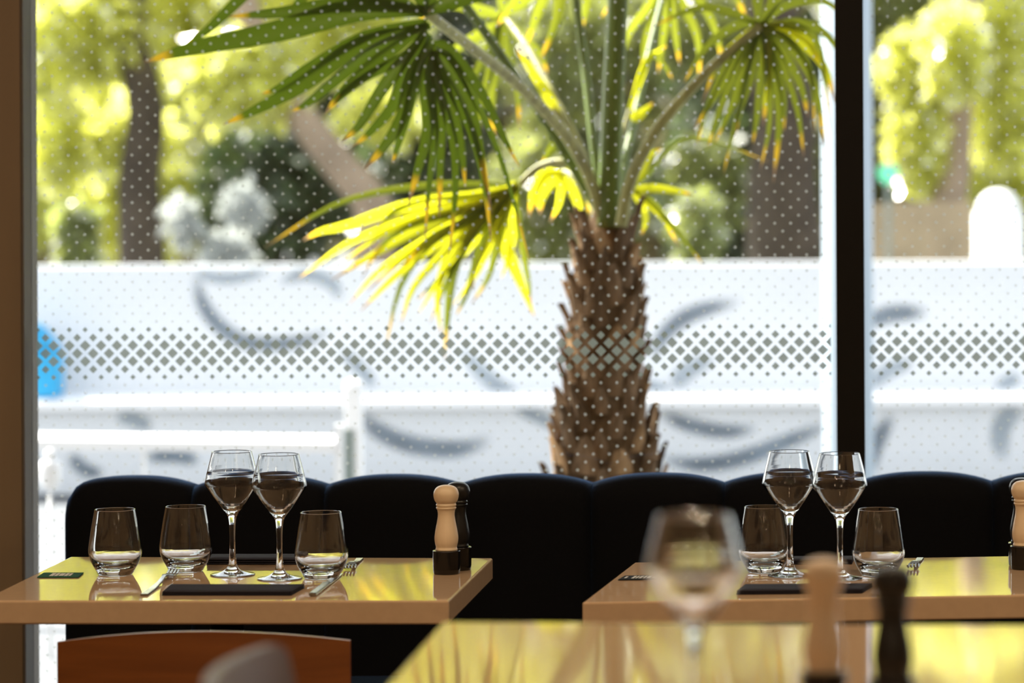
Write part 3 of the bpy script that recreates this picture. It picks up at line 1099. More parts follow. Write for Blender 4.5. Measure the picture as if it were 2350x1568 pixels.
# 3 right hand fan, stalk arching over
YC = 8.8
f3 = frond([(1425, 520, 8.85), (1445, 420, 8.85), (1500, 310, 8.8), (1570, 222, 8.8), (1650, 140, YC), (1745, 60, YC)], 15, 11, 'petiole2')
fan(f3, (1745, 60, YC), [
    [(1690, 130), (1640, 220), (1590, 300), 24, 'leaf'], [(1700, 140), (1650, 260), (1625, 340), 22, 'leaf'], [(1710, 150), (1680, 240), (1640, 330), 24, 'leaf'],
    [(1730, 160), (1700, 250), (1685, 320), 26, 'leaf'], [(1750, 160), (1740, 260), (1728, 330), 26, 'leaf'], [(1770, 150), (1790, 260), (1775, 420), 30, 'leaf'],
    [(1780, 140), (1800, 220), (1800, 300), 26, 'leaf'], [(1800, 120), (1840, 200), (1855, 270), 26, 'leaf'], [(1810, 100), (1870, 200), (1895, 350), 26, 'leaf'],
    [(1820, 80), (1890, 150), (1916, 240), 28, 'leaf_sun'], [(1830, 50), (1900, 80), (1960, 180), 30, 'leaf'], [(1800, 10), (1890, 0), (1960, 60), 30, 'leaf'],
    [(1790, -20), (1850, -90), (1920, -150), 36, 'leaf'], [(1740, -30), (1740, -120), (1730, -200), 36, 'leaf'], [(1690, 60), (1620, 110), (1570, 190), 24, 'leaf'],
    [(1760, 130), (1760, 210), (1752, 290), 24, 'leaf_sun'], [(1670, 30), (1600, 20), (1500, 60), 28, 'leaf'],
    [(1800, 60), (1855, 90), (1880, 150), 34, 'leaf_sun'],
    [(1690, 110), (1630, 230), (1600, 330), 18], [(1720, 150), (1690, 280), (1660, 400), 20], [(1760, 150), (1765, 280), (1745, 390), 20], [(1790, 130), (1830, 250), (1845, 360), 20],
    [(1810, 90), (1860, 160), (1870, 300), 22], [(1820, 60), (1880, 110), (1905, 300), 22], [(1700, 90), (1650, 140), (1610, 240), 18, 'leaf_sun'],
], 26, 'leaf')
# 4 upright centre stalks
f4 = frond([(1398, 520, 8.9), (1400, 400, 8.88), (1408, 200, 8.85), (1418, 0, 8.8), (1430, -260, 8.75)], 28, 22, 'petiole')
fan(f4, (1430, -260, 8.75), [[(1380, -380), (1290, -420), (1180, -380), 40], [(1440, -400), (1460, -520), 40], [(1520, -330), (1600, -300), (1660, -200), 40], [(1360, -260), (1280, -150), (1230, -20), 40]], 40, 'leaf')
f5 = frond([(1392, 500, 9.05), (1365, 350, 9.1), (1345, 180, 9.2), (1322, 0, 9.3), (1300, -200, 9.4)], 11, 9, 'petiole')
fan(f5, (1300, -200, 9.4), [[(1270, -80), (1235, 20), (1205, 110), 40], [(1290, -60), (1280, 40), (1240, 140), 36], [(1240, -100), (1180, 0), (1140, 60), 40], [(1330, -80), (1345, 0), (1330, 80), 34], [(1220, -160), (1120, -120), (1030, -30), 40], [(1340, -160), (1420, -120), (1470, -20), 40]], 38, 'leaf')
# 6 far left thin stalk
f6 = frond([(1380, 500, 9.1), (1335, 350, 9.2), (1270, 220, 9.3), (1210, 110, 9.45), (1155, 35, 9.6)], 10, 8, 'petiole2')
fan(f6, (1155, 35, 9.6), [[(1120, 120), (1090, 180), (1050, 240), 28], [(1140, 140), (1130, 230), (1135, 330), 26], [(1170, 130), (1190, 210), (1192, 300), 24], [(1100, 80), (1050, 110), (1010, 170), 30], [(1190, 80), (1235, 120), (1258, 170), 26],
    [(1100, 20), (1020, 10), (950, 60), 34], [(1140, -40), (1100, -120), (1050, -180), 36], [(1200, 0), (1260, -40), (1330, -40), 34], [(1130, 150), (1105, 250), (1095, 330), 24]], 28, 'leaf')
# 7 back right fan
f7 = frond([(1405, 490, 9.2), (1450, 300, 9.4), (1490, 120, 9.6), (1535, -60, 9.8)], 10, 8, 'petiole')
fan(f7, (1535, -60, 9.8), [[(1480, 20), (1440, 80), (1425, 150), 26], [(1500, 40), (1480, 110), (1478, 180), 24], [(1540, 30), (1550, 90), (1560, 150), 24], [(1570, 20), (1600, 90), (1605, 190), 26], [(1600, 0), (1640, 70), (1660, 160), 26],
    [(1610, -60), (1680, -20), (1720, 60), 28], [(1480, -60), (1420, -20), (1380, 40), 28], [(1530, 20), (1520, 100), (1510, 170), 22]], 26, 'leaf')
# 8 small sunlit leaves around the heart
f8 = frond([(1410, 530, 9.1), (1425, 480, 9.15), (1450, 435, 9.2)], 8, 6, 'petiole')
fan(f8, (1450, 435, 9.2), [[(1500, 434), (1550, 440), (1592, 448), 24, 'leaf_sun'], [(1480, 460), (1520, 500), (1560, 570), 22, 'leaf_sun'], [(1470, 470), (1480, 510), (1470, 540), 26, 'leaf_sun'],
    [(1490, 400), (1560, 325), (1650, 330), (1765, 372), 12, 'leaf'], [(1470, 400), (1490, 360), (1520, 340), 30, 'leaf_sun'], [(1500, 470), (1560, 540), (1615, 610), 16, 'leaf']], 24, 'leaf_sun')
f9 = frond([(1378, 530, 9.1), (1360, 470, 9.2), (1320, 410, 9.25), (1290, 392, 9.3)], 10, 6, 'petiole2')
fan(f9, (1290, 392, 9.3), [[(1262, 410), (1240, 450), (1240, 492), 44, 'leaf_sun'], [(1250, 400), (1225, 440), (1214, 500), 30, 'leaf_sun'], [(1300, 420), (1325, 470), (1340, 530), 36, 'leaf_sun'], [(1285, 430), (1280, 470), (1262, 510), 24, 'leaf_sun'],
    [(1310, 400), (1345, 440), (1352, 500), 30, 'leaf_sun']], 30, 'leaf_sun')
# 10 young pale spear leaves catching the light
f10 = frond([(1375, 470, 9.1), (1330, 360, 9.2), (1270, 240, 9.25), (1235, 190, 9.3)], 12, 9, 'petiole2')
fan(f10, (1300, 300, 9.24), [[(1260, 220), (1220, 160), (1185, 110), 30, 'leaf_sun'], [(1285, 330), (1265, 345), (1240, 385), 30, 'leaf']], 26, 'leaf_sun')
f11 = frond([(1405, 500, 9.2), (1425, 330, 9.3), (1445, 250, 9.35)], 7, 5, 'petiole2')
fan(f11, (1445, 250, 9.35), [[(1470, 170), (1490, 130), (1530, 105), 22, 'leaf_sun'], [(1460, 270), (1480, 255), (1500, 235), 28, 'leaf_sun'], [(1490, 130), (1525, 150), (1545, 185), 16, 'leaf']], 20, 'leaf_sun')

# ================================================================== BANQUETTE
YS = 7.12
zt_s = at(1240, 1088, YS + 0.05).z
seams = [148, 437, 742, 1048, 1355, 1660, 1968, 2280, 2590, 2900]
sofa = empty('banquette', (at(148, 1100, YS).x, YS, 0))
tag(sofa, 'long black channel-back banquette sofa under the window', 'sofa')
so = Vector(sofa.location)
sx = [at(p, 1100, YS).x - so.x for p in seams]


def channel(x0, x1, endl):
    V, Fc = [], []
    nu, nv = 17, 30
    h = zt_s - 0.42
    for i in range(nu):
        u = -1 + 2 * i / (nu - 1)
        xx = x0 + (x1 - x0) * (u + 1) / 2
        b = 1 - abs(u) ** 4
        fr_ = 0.028 * (1 - abs(u) ** 2.6)            # front bulge
        top = h - 0.020 * abs(u) ** 2.4
        if endl and u < 0:
            xx += 0.0
            top = h - 0.020 * abs(u) ** 2.4 - (0.022 * max(0, (-u - 0.72) / 0.28) ** 2.4)
        th = 0.13
        for j in range(nv):
            s = j / (nv - 1)
            if s < 0.45:
                y, zz = -fr_, (top - 0.05) * s / 0.45
            elif s < 0.6:
                a = (s - 0.45) / 0.15 * PI / 2
                y, zz = -fr_ + 0.05 * (1 - math.cos(a)), top - 0.05 + 0.05 * math.sin(a)
            elif s < 0.75:
                a = (s - 0.6) / 0.15 * PI / 2
                y, zz = th - 0.05 + 0.05 * math.sin(a), top - 0.05 + 0.05 * math.cos(a)
            else:
                y, zz = th, (top - 0.05) * (1 - (s - 0.75) / 0.25)
            V.append((xx, y, 0.42 + zz))
    for i in range(nu - 1):
        for j in range(nv - 1):
            a = i * nv + j
            Fc.append((a, a + nv, a + nv + 1, a + 1))
    Fc.append(tuple(range(nv)))
    Fc.append(tuple((nu - 1) * nv + j for j in range(nv - 1, -1, -1)))
    meshobj('back_channel', V, Fc, 'sofa', sofa, True)


for i in range(len(sx) - 1):
    channel(sx[i] + 0.0004, sx[i + 1] - 0.0004, i == 0)
box('seat', (sx[0], -0.52, 0.33), (sx[-1], 0.0, 0.455), 'sofa', sofa, 0.03, 3)
box('plinth', (sx[0] + 0.002, -0.46, 0.0), (sx[-1], 0.125, 0.329), 'sofa_base', sofa)
box('back_support', (sx[0] + 0.002, 0.0005, 0.329), (sx[-1], 0.125, 0.419), 'sofa_base', sofa)

# ================================================================== TABLES
TILT = 0.0135
NT = Vector((0, -TILT, 1)).normalized()


def plane_from_front(px, py, z):
    d = ray(px, py)
    return CAM + d * ((z - CAM.z) / d.z)


pA = plane_from_front(500, 1379, 0.750)
pB = plane_from_front(1500, 1381, 0.750)
pF = Vector((0, 4.38, 0.893))
NF = Vector((0, 0, 1))


def table(name, label, quad_px, p0, n, thick, leg_px):
    q_ = [on_plane(x, y, p0, n) for x, y in quad_px]
    c = on_plane(leg_px[0], leg_px[1], p0, n)
    e = empty(name, (c.x, c.y, 0))
    tag(e, label, 'table')
    off = Vector(e.location)
    prism('table_top', [v - off for v in q_], thick, 'table', e, 0.0035)
    zt = c.z - thick - 0.012
    v, f = lathe_data([(0, 0), (0.20, 0), (0.20, 0.008), (0.19, 0.014), (0.03, 0.02), (0, 0.02)], 36)
    meshobj('base_plate', v, f, 'blackmetal', e, True)
    v, f = lathe_data([(0, 0.0205), (0.03, 0.0205), (0.03, zt - 0.0105), (0, zt - 0.0105)], 24)
    meshobj('pedestal', v, f, 'blackmetal', e, True)
    box('mounting_plate', (-0.11, -0.11, zt - 0.010), (0.11, 0.11, zt), 'blackmetal', e)
    return e


table('dining_table', 'glossy taupe table laid for two on the left by the pillar', [(-45, 1379), (1030, 1379), (1131, 1281), (161, 1278)], pA, NT, 0.0405, (520, 1325))
table('dining_table', 'glossy taupe table laid for two on the right under the mullion', [(1336, 1383), (2500, 1363), (2530, 1273), (1455, 1291)], pB, NT, 0.0405, (1900, 1325))
qf = [on_plane(1014, 1427, pF, NF), on_plane(2560, 1436, pF, NF)]
dirl = (on_plane(891, 1568, pF, NF) - qf[0])
kf = (qf[0].y - 3.12) / -dirl.y
nl = qf[0] + dirl * kf
nr = Vector((qf[1].x - 0.02, nl.y, nl.z))
e = empty('dining_table', ((nl.x + nr.x) / 2, (nl.y + qf[0].y) / 2, 0))
tag(e, 'blurred glossy table in the foreground at the bottom right', 'table')
off = Vector(e.location)
prism('table_top', [v - off for v in (nl, nr, qf[1], qf[0])], 0.04, 'table', e, 0.0035)
v, f = lathe_data([(0, 0), (0.22, 0), (0.22, 0.008), (0.2, 0.014), (0.03, 0.02), (0, 0.02)], 36)
meshobj('base_plate', v, f, 'blackmetal', e, True)
v, f = lathe_data([(0, 0.0205), (0.03, 0.0205), (0.03, 0.842), (0, 0.842)], 24)
meshobj('pedestal', v, f, 'blackmetal', e, True)
box('mounting_plate', (-0.11, -0.11, 0.8425), (0.11, 0.11, 0.8525), 'blackmetal', e)

# ================================================================== GLASSES
outer = [(0.0, 0.0004), (0.030, 0.0004), (0.0385, 0.0006), (0.0398, 0.0012), (0.0390, 0.0020)] + \
    smooth_prof([(0.0385, 0.0022), (0.026, 0.0046), (0.014, 0.0095), (0.0078, 0.019), (0.0056, 0.040), (0.0050, 0.066), (0.0058, 0.090), (0.0080, 0.1045), (0.0120, 0.1125)], 4) + \
    smooth_prof([(0.0150, 0.1160), (0.0285, 0.1335), (0.0405, 0.1505), (0.0462, 0.1590)], 3) + [(0.0481, 0.1620), (0.0487, 0.1644), (0.0484, 0.1670)] + \
    smooth_prof([(0.0476, 0.1705), (0.0443, 0.1865), (0.0357, 0.2205)], 4)
inner = [(0.0351, 0.2212), (0.0345, 0.2205)] + smooth_prof([(0.0429, 0.1867), (0.0461, 0.1707), (0.0468, 0.1671)], 4) + \
    [(0.0470, 0.1647), (0.0463, 0.1627)] + smooth_prof([(0.0444, 0.1602), (0.0386, 0.1522), (0.0266, 0.1360), (0.0130, 0.1225), (0.0050, 0.1187), (0.0, 0.1182)], 3)
v, f = lathe_data(refine(outer + inner), 72)
wine_me = bpy.data.meshes.new('wine_glass')
wine_me.from_pydata(v, [], f)
wine_me.materials.append(MT['glass'])
for p in wine_me.polygons:
    p.use_smooth = True
outer = [(0.0, 0.0010), (0.024, 0.0008), (0.0290, 0.0006)] + smooth_prof([(0.0305, 0.0016), (0.0335, 0.0070), (0.0410, 0.0200), (0.0455, 0.0315), (0.0474, 0.0430), (0.0462, 0.0560), (0.0415, 0.0870), (0.0360, 0.1165)], 4)
inner = [(0.0352, 0.1173), (0.0342, 0.1165)] + smooth_prof([(0.0395, 0.0866), (0.0439, 0.0560), (0.0449, 0.0430), (0.0428, 0.0330), (0.0375, 0.0245), (0.0290, 0.0180), (0.0160, 0.0145), (0.0, 0.0138)], 4)
v, f = lathe_data(refine(outer + inner), 72)
tum_me = bpy.data.meshes.new('tumbler')
tum_me.from_pydata(v, [], f)
tum_me.materials.append(MT['glass'])
for p in tum_me.polygons:
    p.use_smooth = True


def put(name, me, px, py, p0, n, label, cat, group, rz=0.0, lift=0.0):
    o = bpy.data.objects.new(name, me)
    COL.objects.link(o)
    c = on_plane(px, py, p0, n)
    o.location = c + Vector((0, 0, lift))
    o.rotation_euler = (-n.y and math.atan(TILT) or 0, 0, rz)
    tag(o, label, cat, group)
    return o


put('wine_glass', wine_me, 534, 1320, pA, NT, 'left wine glass of the pair on the left table', 'wine glass', 'empty wine glasses')
put('wine_glass', wine_me, 642, 1329, pA, NT, 'right wine glass of the pair on the left table', 'wine glass', 'empty wine glasses')
put('wine_glass', wine_me, 1813, 1322, pB, NT, 'left wine glass of the pair on the right table', 'wine glass', 'empty wine glasses')
put('wine_glass', wine_me, 1928, 1329, pB, NT, 'right wine glass of the pair, in front of the black mullion', 'wine glass', 'empty wine glasses')
gp = at(1592, 1182, 3.43)
o = bpy.data.objects.new('wine_glass', wine_me)
COL.objects.link(o)
o.location = (gp.x, 3.43, 0.893)
tag(o, 'large blurred wine glass in the foreground', 'wine glass', 'empty wine glasses')
put('water_tumbler', tum_me, 265, 1319, pA, NT, 'leftmost water tumbler, beside the small green card', 'tumbler', 'empty water tumblers')
put('water_tumbler', tum_me, 427, 1311, pA, NT, 'water tumbler behind the fork, left of the wine glasses', 'tumbler', 'empty water tumblers')
put('water_tumbler', tum_me, 738, 1327, pA, NT, 'water tumbler standing by the knife, right end of the left table setting', 'tumbler', 'empty water tumblers')
put('water_tumbler', tum_me, 1755, 1313, pB, NT, 'water tumbler partly behind a wine glass on the right table', 'tumbler', 'empty water tumblers')
put('water_tumbler', tum_me, 2016, 1320, pB, NT, 'water tumbler right of the wine glasses on the right table', 'tumbler', 'empty water tumblers')


# ================================================================== MILLS
def mill(loc, tilt, wood, label, group):
    e = empty('pepper_mill', loc, rx=tilt)
    tag(e, label, 'pepper mill', group)
    v, f = lathe_data([(0, 0.0004), (0.0225, 0.0004), (0.0236, 0.0015), (0.0243, 0.008), (0.0247, 0.036), (0.0248, 0.0405), (0.0243, 0.0418), (0.0205, 0.0420), (0, 0.0420)], 40, True)
    meshobj('base', v, f, 'blackgloss', e, True)
    v, f = lathe_data([(0, 0.0421), (0.0196, 0.0421)] + smooth_prof([(0.0197, 0.0440), (0.0186, 0.0475), (0.0190, 0.0500), (0.0205, 0.0560), (0.0212, 0.0640), (0.0205, 0.0720), (0.0186, 0.0830), (0.0166, 0.0930), (0.0152, 0.1020), (0.0150, 0.1080), (0.0158, 0.1140), (0.0175, 0.1166)], 3) +
                      [(0.0181, 0.1178), (0.0178, 0.1192), (0.0166, 0.1200), (0, 0.1200)], 40, True)
    meshobj('body', v, f, wood, e, True)
    v, f = lathe_data([(0, 0.1201), (0.0166, 0.1201), (0.0179, 0.1215), (0.0182, 0.1238), (0.0172, 0.1258)] + smooth_prof([(0.0170, 0.1262), (0.0205, 0.1315), (0.0225, 0.1395), (0.0222, 0.1455), (0.0195, 0.1520), (0.0140, 0.1566), (0.0060, 0.1588), (0.0, 0.1590)], 3), 40, True)
    meshobj('head', v, f, wood, e, True)
    return e


tl = math.atan(TILT)
mill(on_plane(1025, 1317, pA, NT), tl, 'beech', 'pale wooden mill with black base at the corner of the left table', 'salt and pepper mills')
mill(on_plane(1051, 1308, pA, NT), tl, 'blackwood', 'black mill half hidden behind the pale mill on the left table', 'salt and pepper mills')
mill(on_plane(2350, 1306, pB, NT), tl, 'beech', 'pale wooden mill cut by the right edge of the picture', 'salt and pepper mills')
mill(on_plane(2345, 1298, pB, NT), tl, 'blackwood', 'black mill hidden behind the pale mill at the right edge', 'salt and pepper mills')
q = at(1889, 1276, 3.61)
mill((q.x, 3.61, 0.893), 0, 'beech', 'blurred pale wooden mill in the foreground', 'salt and pepper mills')
q = at(2047, 1303, 3.55)
mill((q.x, 3.55, 0.893), 0, 'blackwood', 'blurred black mill in the foreground', 'salt and pepper mills')


# ================================================================== NAPKINS, CARDS, CUTLERY
def napkin(quad_px, p0, label, thick, folds=3):
    q_ = [on_plane(x, y, p0, NT) for x, y in quad_px]            # FL FR BR BL on the table
    c = sum(q_, Vector()) / 4
    e = empty('napkin', c)
    tag(e, label, 'napkin', 'folded charcoal napkins')
    t = thick / folds
    for i in range(folds):
        z0 = Vector((0, 0, 0.0006 + t * i))
        ins = 0.0012 * i
        V = []
        NX, NY = 14, 6
        for top in (0, 1):
            for a in range(NX + 1):
                for b in range(NY + 1):
                    u, w = a / NX, b / NY
                    p = (q_[0] * (1 - u) + q_[1] * u) * (1 - w) + (q_[3] * (1 - u) + q_[2] * u) * w - c
                    p = p * (1 - ins * 3) + z0
                    edge = min(min(u, 1 - u) * 14, min(w, 1 - w) * 6, 1.0)
                    if top:
                        wob = noise.noise(Vector((u * 3 + i, w * 2, i * 3.1))) * 0.0010
                        p = p + Vector((0, 0, t * (0.55 + 0.38 * edge) + wob * edge))
                    V.append(p)
        n = (NX + 1) * (NY + 1)
        Fc = []
        idx = lambda a, b: a * (NY + 1) + b
        for a in range(NX):
            for b in range(NY):
                Fc.append((n + idx(a, b), n + idx(a + 1, b), n + idx(a + 1, b + 1), n + idx(a, b + 1)))
                Fc.append((idx(a, b + 1), idx(a + 1, b + 1), idx(a + 1, b), idx(a, b)))
        for a in range(NX):
            Fc.append((idx(a, 0), idx(a + 1, 0), n + idx(a + 1, 0), n + idx(a, 0)))
            Fc.append((idx(a + 1, NY), idx(a, NY), n + idx(a, NY), n + idx(a + 1, NY)))
        for b in range(NY):
            Fc.append((idx(0, b + 1), idx(0, b), n + idx(0, b), n + idx(0, b + 1)))
            Fc.append((idx(NX, b), idx(NX, b + 1), n + idx(NX, b + 1), n + idx(NX, b)))
        meshobj('fold', V, Fc, 'napkin', e, True)


napkin([(371, 1368), (668, 1368), (700, 1350), (392, 1350)], pA, 'folded charcoal napkin at the front edge of the left table', 0.0075)
napkin([(474, 1297), (690, 1297), (700, 1285), (486, 1285)], pA, 'folded charcoal napkin at the back of the left table behind the wine stems', 0.012)
napkin([(1690, 1366), (1978, 1363), (2002, 1348), (1710, 1350)], pB, 'folded charcoal napkin at the front of the right table', 0.0075)
napkin([(1800, 1297), (1955, 1296), (1960, 1286), (1810, 1287)], pB, 'folded charcoal napkin at the back of the right table behind the wine stems', 0.009)


def card(quad_px, p0, label, base, marks):
    q_ = [on_plane(x, y, p0, NT) for x, y in quad_px]
    c = sum(q_, Vector()) / 4
    e = empty('table_card', c)
    tag(e, label, 'card', 'small printed table cards')
    prism('card', [v - c + Vector((0, 0, 0.0022)) for v in q_], 0.0018, base, e, 0.0004, 1)
    for (u0, u1, w0, w1) in marks:
        V = []
        for u, w in ((u0, w0), (u1, w0), (u1, w1), (u0, w1)):
            p = (q_[0] * (1 - u) + q_[1] * u) * (1 - w) + (q_[3] * (1 - u) + q_[2] * u) * w - c
            V.append(p + Vector((0, 0, 0.0025)))
        meshobj('print', V, [(0, 1, 2, 3)], 'cardwhite', e)


card([(85, 1327), (180, 1327), (192, 1317), (100, 1317)], pA, 'small dark green printed card at the left edge of the left table', 'cardgreen',
     [(0.26, 0.36, 0.15, 0.85), (0.38, 0.46, 0.15, 0.85), (0.48, 0.60, 0.2, 0.8), (0.62, 0.70, 0.15, 0.85), (0.72, 0.78, 0.2, 0.8)])
card([(1418, 1333), (1508, 1332), (1520, 1323), (1434, 1324)], pB, 'small black printed card at the left edge of the right table', 'cardblack',
     [(0.10, 0.16, 0.3, 0.7), (0.30, 0.37, 0.2, 0.8), (0.40, 0.45, 0.2, 0.8), (0.48, 0.56, 0.2, 0.8), (0.59, 0.65, 0.2, 0.8), (0.68, 0.78, 0.2, 0.8), (0.82, 0.9, 0.2, 0.8)])


def fork(end_px, tip_px, p0, label):
    """fork lying on the table; end = handle end, tip = tines"""
    a, b = on_plane(*end_px, p0, NT), on_plane(*tip_px, p0, NT)
    d = b - a
    L_ = d.length
    e = empty('fork', a)
    e.rotation_euler = (0, 0, 0)
    X = d.normalized()
    Zv = NT
    Yv = Zv.cross(X).normalized()
    e.matrix_world = Matrix((X, Yv, Zv)).transposed().to_4x4()
    e.location = a
    tag(e, label, 'fork', 'steel forks')

    def strip(name, prof):
        V, Fc = [], []
        for x, w, z, th in prof:
            V += [(x, -w, z), (x, w, z), (x, w * 0.9, z + th), (x, -w * 0.9, z + th)]
        for i in range(len(prof) - 1):
            k = i * 4
            for m_ in range(4):
                n_ = (m_ + 1) % 4
                Fc.append((k + m_, k + n_, k + 4 + n_, k + 4 + m_))
        Fc.append((3, 2, 1, 0))
        k = (len(prof) - 1) * 4
        Fc.append((k, k + 1, k + 2, k + 3))
        meshobj(name, V, Fc, 'steel', e)
    s = L_ / 0.20
    strip('handle', [(0, .0068, .0006, .003), (.05 * s, .0062, .0006, .003), (.10 * s, .0042, .003, .003), (.13 * s, .0034, .008, .003), (.143 * s, .0060, .0085, .0025), (.155 * s, .0105, .006, .002)])
    for k in range(4):
        yo = (-1.5 + k) * 0.0058
        V, Fc = [], []
        pr = [(.1552 * s, 0.0060), (.17 * s, 0.0030), (.185 * s, 0.0028), (.20 * s, 0.0075)]
        for x, z in pr:
            w = 0.0016
            V += [(x, yo - w, z), (x, yo + w, z), (x, yo + w, z + .0018), (x, yo - w, z + .0018)]
        for i in range(3):
            q0 = i * 4
            for m_ in range(4):
                n_ = (m_ + 1) % 4
                Fc.append((q0 + m_, q0 + n_, q0 + 4 + n_, q0 + 4 + m_))
        Fc += [(3, 2, 1, 0), (12, 13, 14, 15)]
        meshobj('tine', V, Fc, 'steel', e)


def knife(end_px, tip_px, p0, label):
    a, b = on_plane(*end_px, p0, NT), on_plane(*tip_px, p0, NT)
    d = b - a
    s = d.length / 0.22
    X = d.normalized()
    Yv = NT.cross(X).normalized()
    e = empty('knife', a)
    e.matrix_world = Matrix((X, Yv, NT)).transposed().to_4x4()
    e.location = a
    tag(e, label, 'knife', 'steel knives')
    bm = bmesh.new()
    add_box(bm, (0, -.0062, .0006), (.11 * s, .0062, .0070), .0018)
    bmobj('handle', bm, 'steel', e)
    V = [(.1105 * s, -.006, .0012), (.1105 * s, .006, .0012), (.17 * s, .0085, .0010), (.21 * s, .004, .0010), (.22 * s, -.004, .0010), (.17 * s, -.006, .0010)]
    V = V + [(x, y, z + .0016) for x, y, z in V]
    Fc = [(5, 4, 3, 2, 1, 0), (6, 7, 8, 9, 10, 11)] + [(i, (i + 1) % 6, (i + 1) % 6 + 6, i + 6) for i in range(6)]
    meshobj('blade', V, Fc, 'steel', e)


fork((331, 1368), (400, 1318), pA, 'steel fork between two tumblers left of the front napkin')
fork((826, 1285), (800, 1311), pA, 'steel fork right of the tumbler on the left table, tines towards the viewer')
fork((2112, 1284), (2094, 1309), pB, 'steel fork right of the tumbler on the right table, tines towards the viewer')
knife((717, 1370), (782, 1319), pA, 'steel knife in front of the tumbler by the front napkin')
knife((478, 1284), (438, 1303), pA, 'steel knife behind the tumbler at the back of the left table')
knife((1812, 1286), (1772, 1304), pB, 'steel knife behind the tumbler at the back of the right table')


# ================================================================== CHAIRS
def curved_panel(name, w, zb_, zt_, sag, crown, th, mat, parent, y0=0.0, corner=0.0, n=24, m_=8):
    """backrest bowed in plan (ends towards +Y by sag), top crowned, optional rounded upper corners"""
    V, Fc = [], []
    for side in (0, 1):
        for i in range(n + 1):
            u = -1 + 2 * i / n
            yy = y0 + sag * u * u + side * th
            top = zt_ - crown * u * u
            if corner:
                k = max(0.0, (abs(u) - (1 - corner)) / corner)
                top -= (w / 2) * corner * (1 - math.sqrt(max(0, 1 - k * k)))
            for j in range(m_ + 1):
                V.append((u * w / 2, yy, zb_ + (top - zb_) * j / m_))
    N_ = (n + 1) * (m_ + 1)
    idx = lambda i, j: i * (m_ + 1) + j
    for i in range(n):
        for j in range(m_):
            Fc.append((idx(i, j), idx(i + 1, j), idx(i + 1, j + 1), idx(i, j + 1)))
            Fc.append((N_ + idx(i, j + 1), N_ + idx(i + 1, j + 1), N_ + idx(i + 1, j), N_ + idx(i, j)))
        Fc.append((idx(i, m_), idx(i + 1, m_), N_ + idx(i + 1, m_), N_ + idx(i, m_)))
        Fc.append((idx(i + 1, 0), idx(i, 0), N_ + idx(i, 0), N_ + idx(i + 1, 0)))
    for j in range(m_):
        Fc.append((idx(0, j), idx(0, j + 1), N_ + idx(0, j + 1), N_ + idx(0, j)))
        Fc.append((idx(n, j + 1), idx(n, j), N_ + idx(n, j), N_ + idx(n, j + 1)))
    return meshobj(name, V, Fc, mat, parent)


YCH = 5.60
c0 = at(454, 1450, YCH)
e = empty('dining_chair', (c0.x, YCH, 0))
tag(e, 'red-brown wooden chair with a curved back tucked at the left table', 'chair')
wch = 678 * YCH / F
curved_panel('backrest', wch, 0.44, c0.z, 0.05, 0.0225, 0.012, 'chairwood', e)
bm = bmesh.new()
add_box(bm, (-0.20, 0.09, 0.405), (0.20, 0.50, 0.425), 0.008)
bmobj('seat', bm, 'chairwood', e)
for sxx in (-1, 1):
    tube('leg', [(sxx * 0.19, 0.045, 0.0), (sxx * 0.185, 0.075, 0.40), (sxx * 0.185, 0.052, 0.60)], [0.011, 0.011, 0.011], 'chairleg', e, 10)
    tube('leg', [(sxx * 0.19, 0.48, 0.0), (sxx * 0.18, 0.46, 0.404)], [0.011, 0.011], 'chairleg', e, 10)
bar_ = tube('seat_rail', [(-0.185, 0.086, 0.393), (0.185, 0.086, 0.393)], [0.010, 0.010], 'chairleg', e, 10)

# foreground chair: shell back standing along the depth axis, chair faces the foreground table
q1 = at(664, 1484, 3.62)
e = empty('dining_chair', (q1.x - 0.01, 3.42, 0), rz=math.radians(90))
tag(e, 'blurred mauve-taupe chair with a rounded back in the foreground', 'chair')
curved_panel('backrest', 0.42, 0.60, q1.z + 0.006, -0.035, 0.0, 0.014, 'chairtaupe', e, 0.02, corner=0.22)
bm = bmesh.new()
add_box(bm, (-0.20, -0.40, 0.585), (0.20, 0.005, 0.605), 0.008)
bmobj('seat', bm, 'chairtaupe', e)
for sxx in (-1, 1):
    tube('leg', [(sxx * 0.20, 0.03, 0.0), (sxx * 0.17, -0.02, 0.584)], [0.011, 0.011], 'chairleg', e, 10)
    tube('leg', [(sxx * 0.20, -0.40, 0.0), (sxx * 0.17, -0.36, 0.584)], [0.011, 0.011], 'chairleg', e, 10)

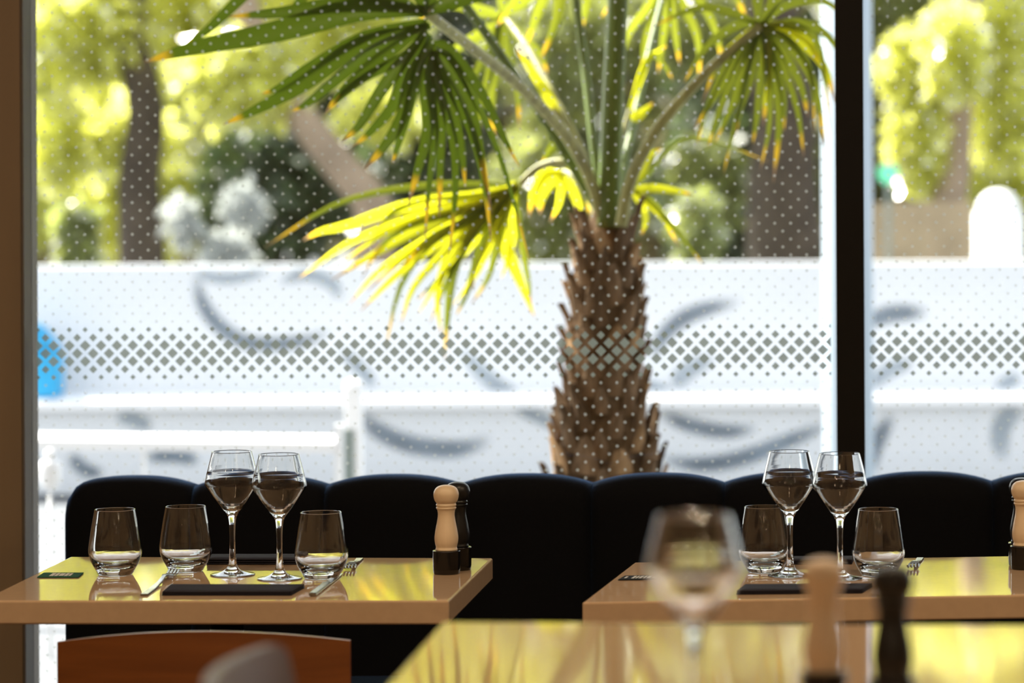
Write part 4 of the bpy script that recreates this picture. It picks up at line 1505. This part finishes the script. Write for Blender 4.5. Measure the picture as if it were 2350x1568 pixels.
# ================================================================== CEILING DOWNLIGHTS
lx = [-3.0, -1.5, 0.0, 1.5, 3.0]
ly = [-2.4, -0.6, 1.2, 4.2, 5.1]
names = ['left most', 'left', 'middle', 'right', 'right most']
rows_ = ['back row', 'row behind the camera', 'row above the camera', 'row before the tables', 'row nearest the window']
for j, y in enumerate(ly):
    for i, x in enumerate(lx):
        e = empty('ceiling_downlight', (x, y, CEIL))
        tag(e, 'round recessed warm ceiling downlight, %s one of the %s' % (names[i], rows_[j]), 'lamp', 'ceiling downlights')
        v, f = lathe_data([(0.040, -0.0005), (0.055, -0.0005), (0.055, -0.010), (0.042, -0.014), (0.040, -0.0005)], 24)
        meshobj('ring', v, f, 'blackmetal', e, True)
        v, f = lathe_data([(0.0, -0.002), (0.039, -0.002), (0.039, -0.006), (0.0, -0.006)], 24)
        meshobj('lens', v, f, 'lamp', e)
        ld = bpy.data.lights.new('downlight_bulb', 'AREA')
        ld.shape = 'DISK'
        ld.size = 0.07
        ld.energy = LAMP_W * (0.75, 0.75, 0.2, 1.0, 1.0)[j]
        ld.color = (1.0, 0.76, 0.50)
        lo_ = bpy.data.objects.new('downlight_bulb', ld)
        COL.objects.link(lo_)
        lo_.parent = e
        lo_.location = (0, 0, -0.016)

# ================================================================== PENDANT BULBS in the room behind the camera (they sparkle in the glasses)
spots = [(-2.2, -1.6, 2.66), (-1.4, 0.4, 2.74), (-0.9, -2.2, 2.62), (-0.5, -0.9, 2.70), (0.2, -1.9, 2.66), (0.55, 0.9, 2.76), (0.9, -0.7, 2.64), (1.3, -2.5, 2.6), (1.7, -0.1, 2.7), (2.3, -1.5, 2.66), (-1.9, 1.1, 2.78), (-2.9, -0.3, 2.7)]
where = ['left of the camera', 'right of the camera']
for i, (x, y, z) in enumerate(spots):
    e = empty('pendant_lamp', (x, y, CEIL))
    tag(e, 'bare warm globe bulb on a black cord, %s in line from the back wall' % ['first', 'second', 'third', 'fourth', 'fifth', 'sixth', 'seventh', 'eighth', 'ninth', 'tenth', 'eleventh', 'twelfth'][sorted(range(12), key=lambda q_: spots[q_][1]).index(i)], 'lamp', 'pendant bulbs')
    d = z - CEIL
    v, f = lathe_data([(0.0, d + 0.06), (0.0025, d + 0.06), (0.0025, -0.012), (0.0, -0.012)], 8)
    meshobj('cord', v, f, 'blackmetal', e, True)
    v, f = lathe_data([(0.0, -0.012), (0.04, -0.012), (0.045, -0.0005), (0.0, -0.0005)], 20)
    meshobj('ceiling_rose', v, f, 'blackmetal', e, True)
    v, f = lathe_data([(0.0, d + 0.028), (0.014, d + 0.028), (0.014, d + 0.06), (0.0, d + 0.06)], 16)
    meshobj('socket', v, f, 'blackmetal', e, True)
    v, f = lathe_data([(0.028 * math.sin(PI * k / 12), d - 0.028 * math.cos(PI * k / 12)) for k in range(13)], 20)
    meshobj('bulb', v, f, 'lamp', e, True)
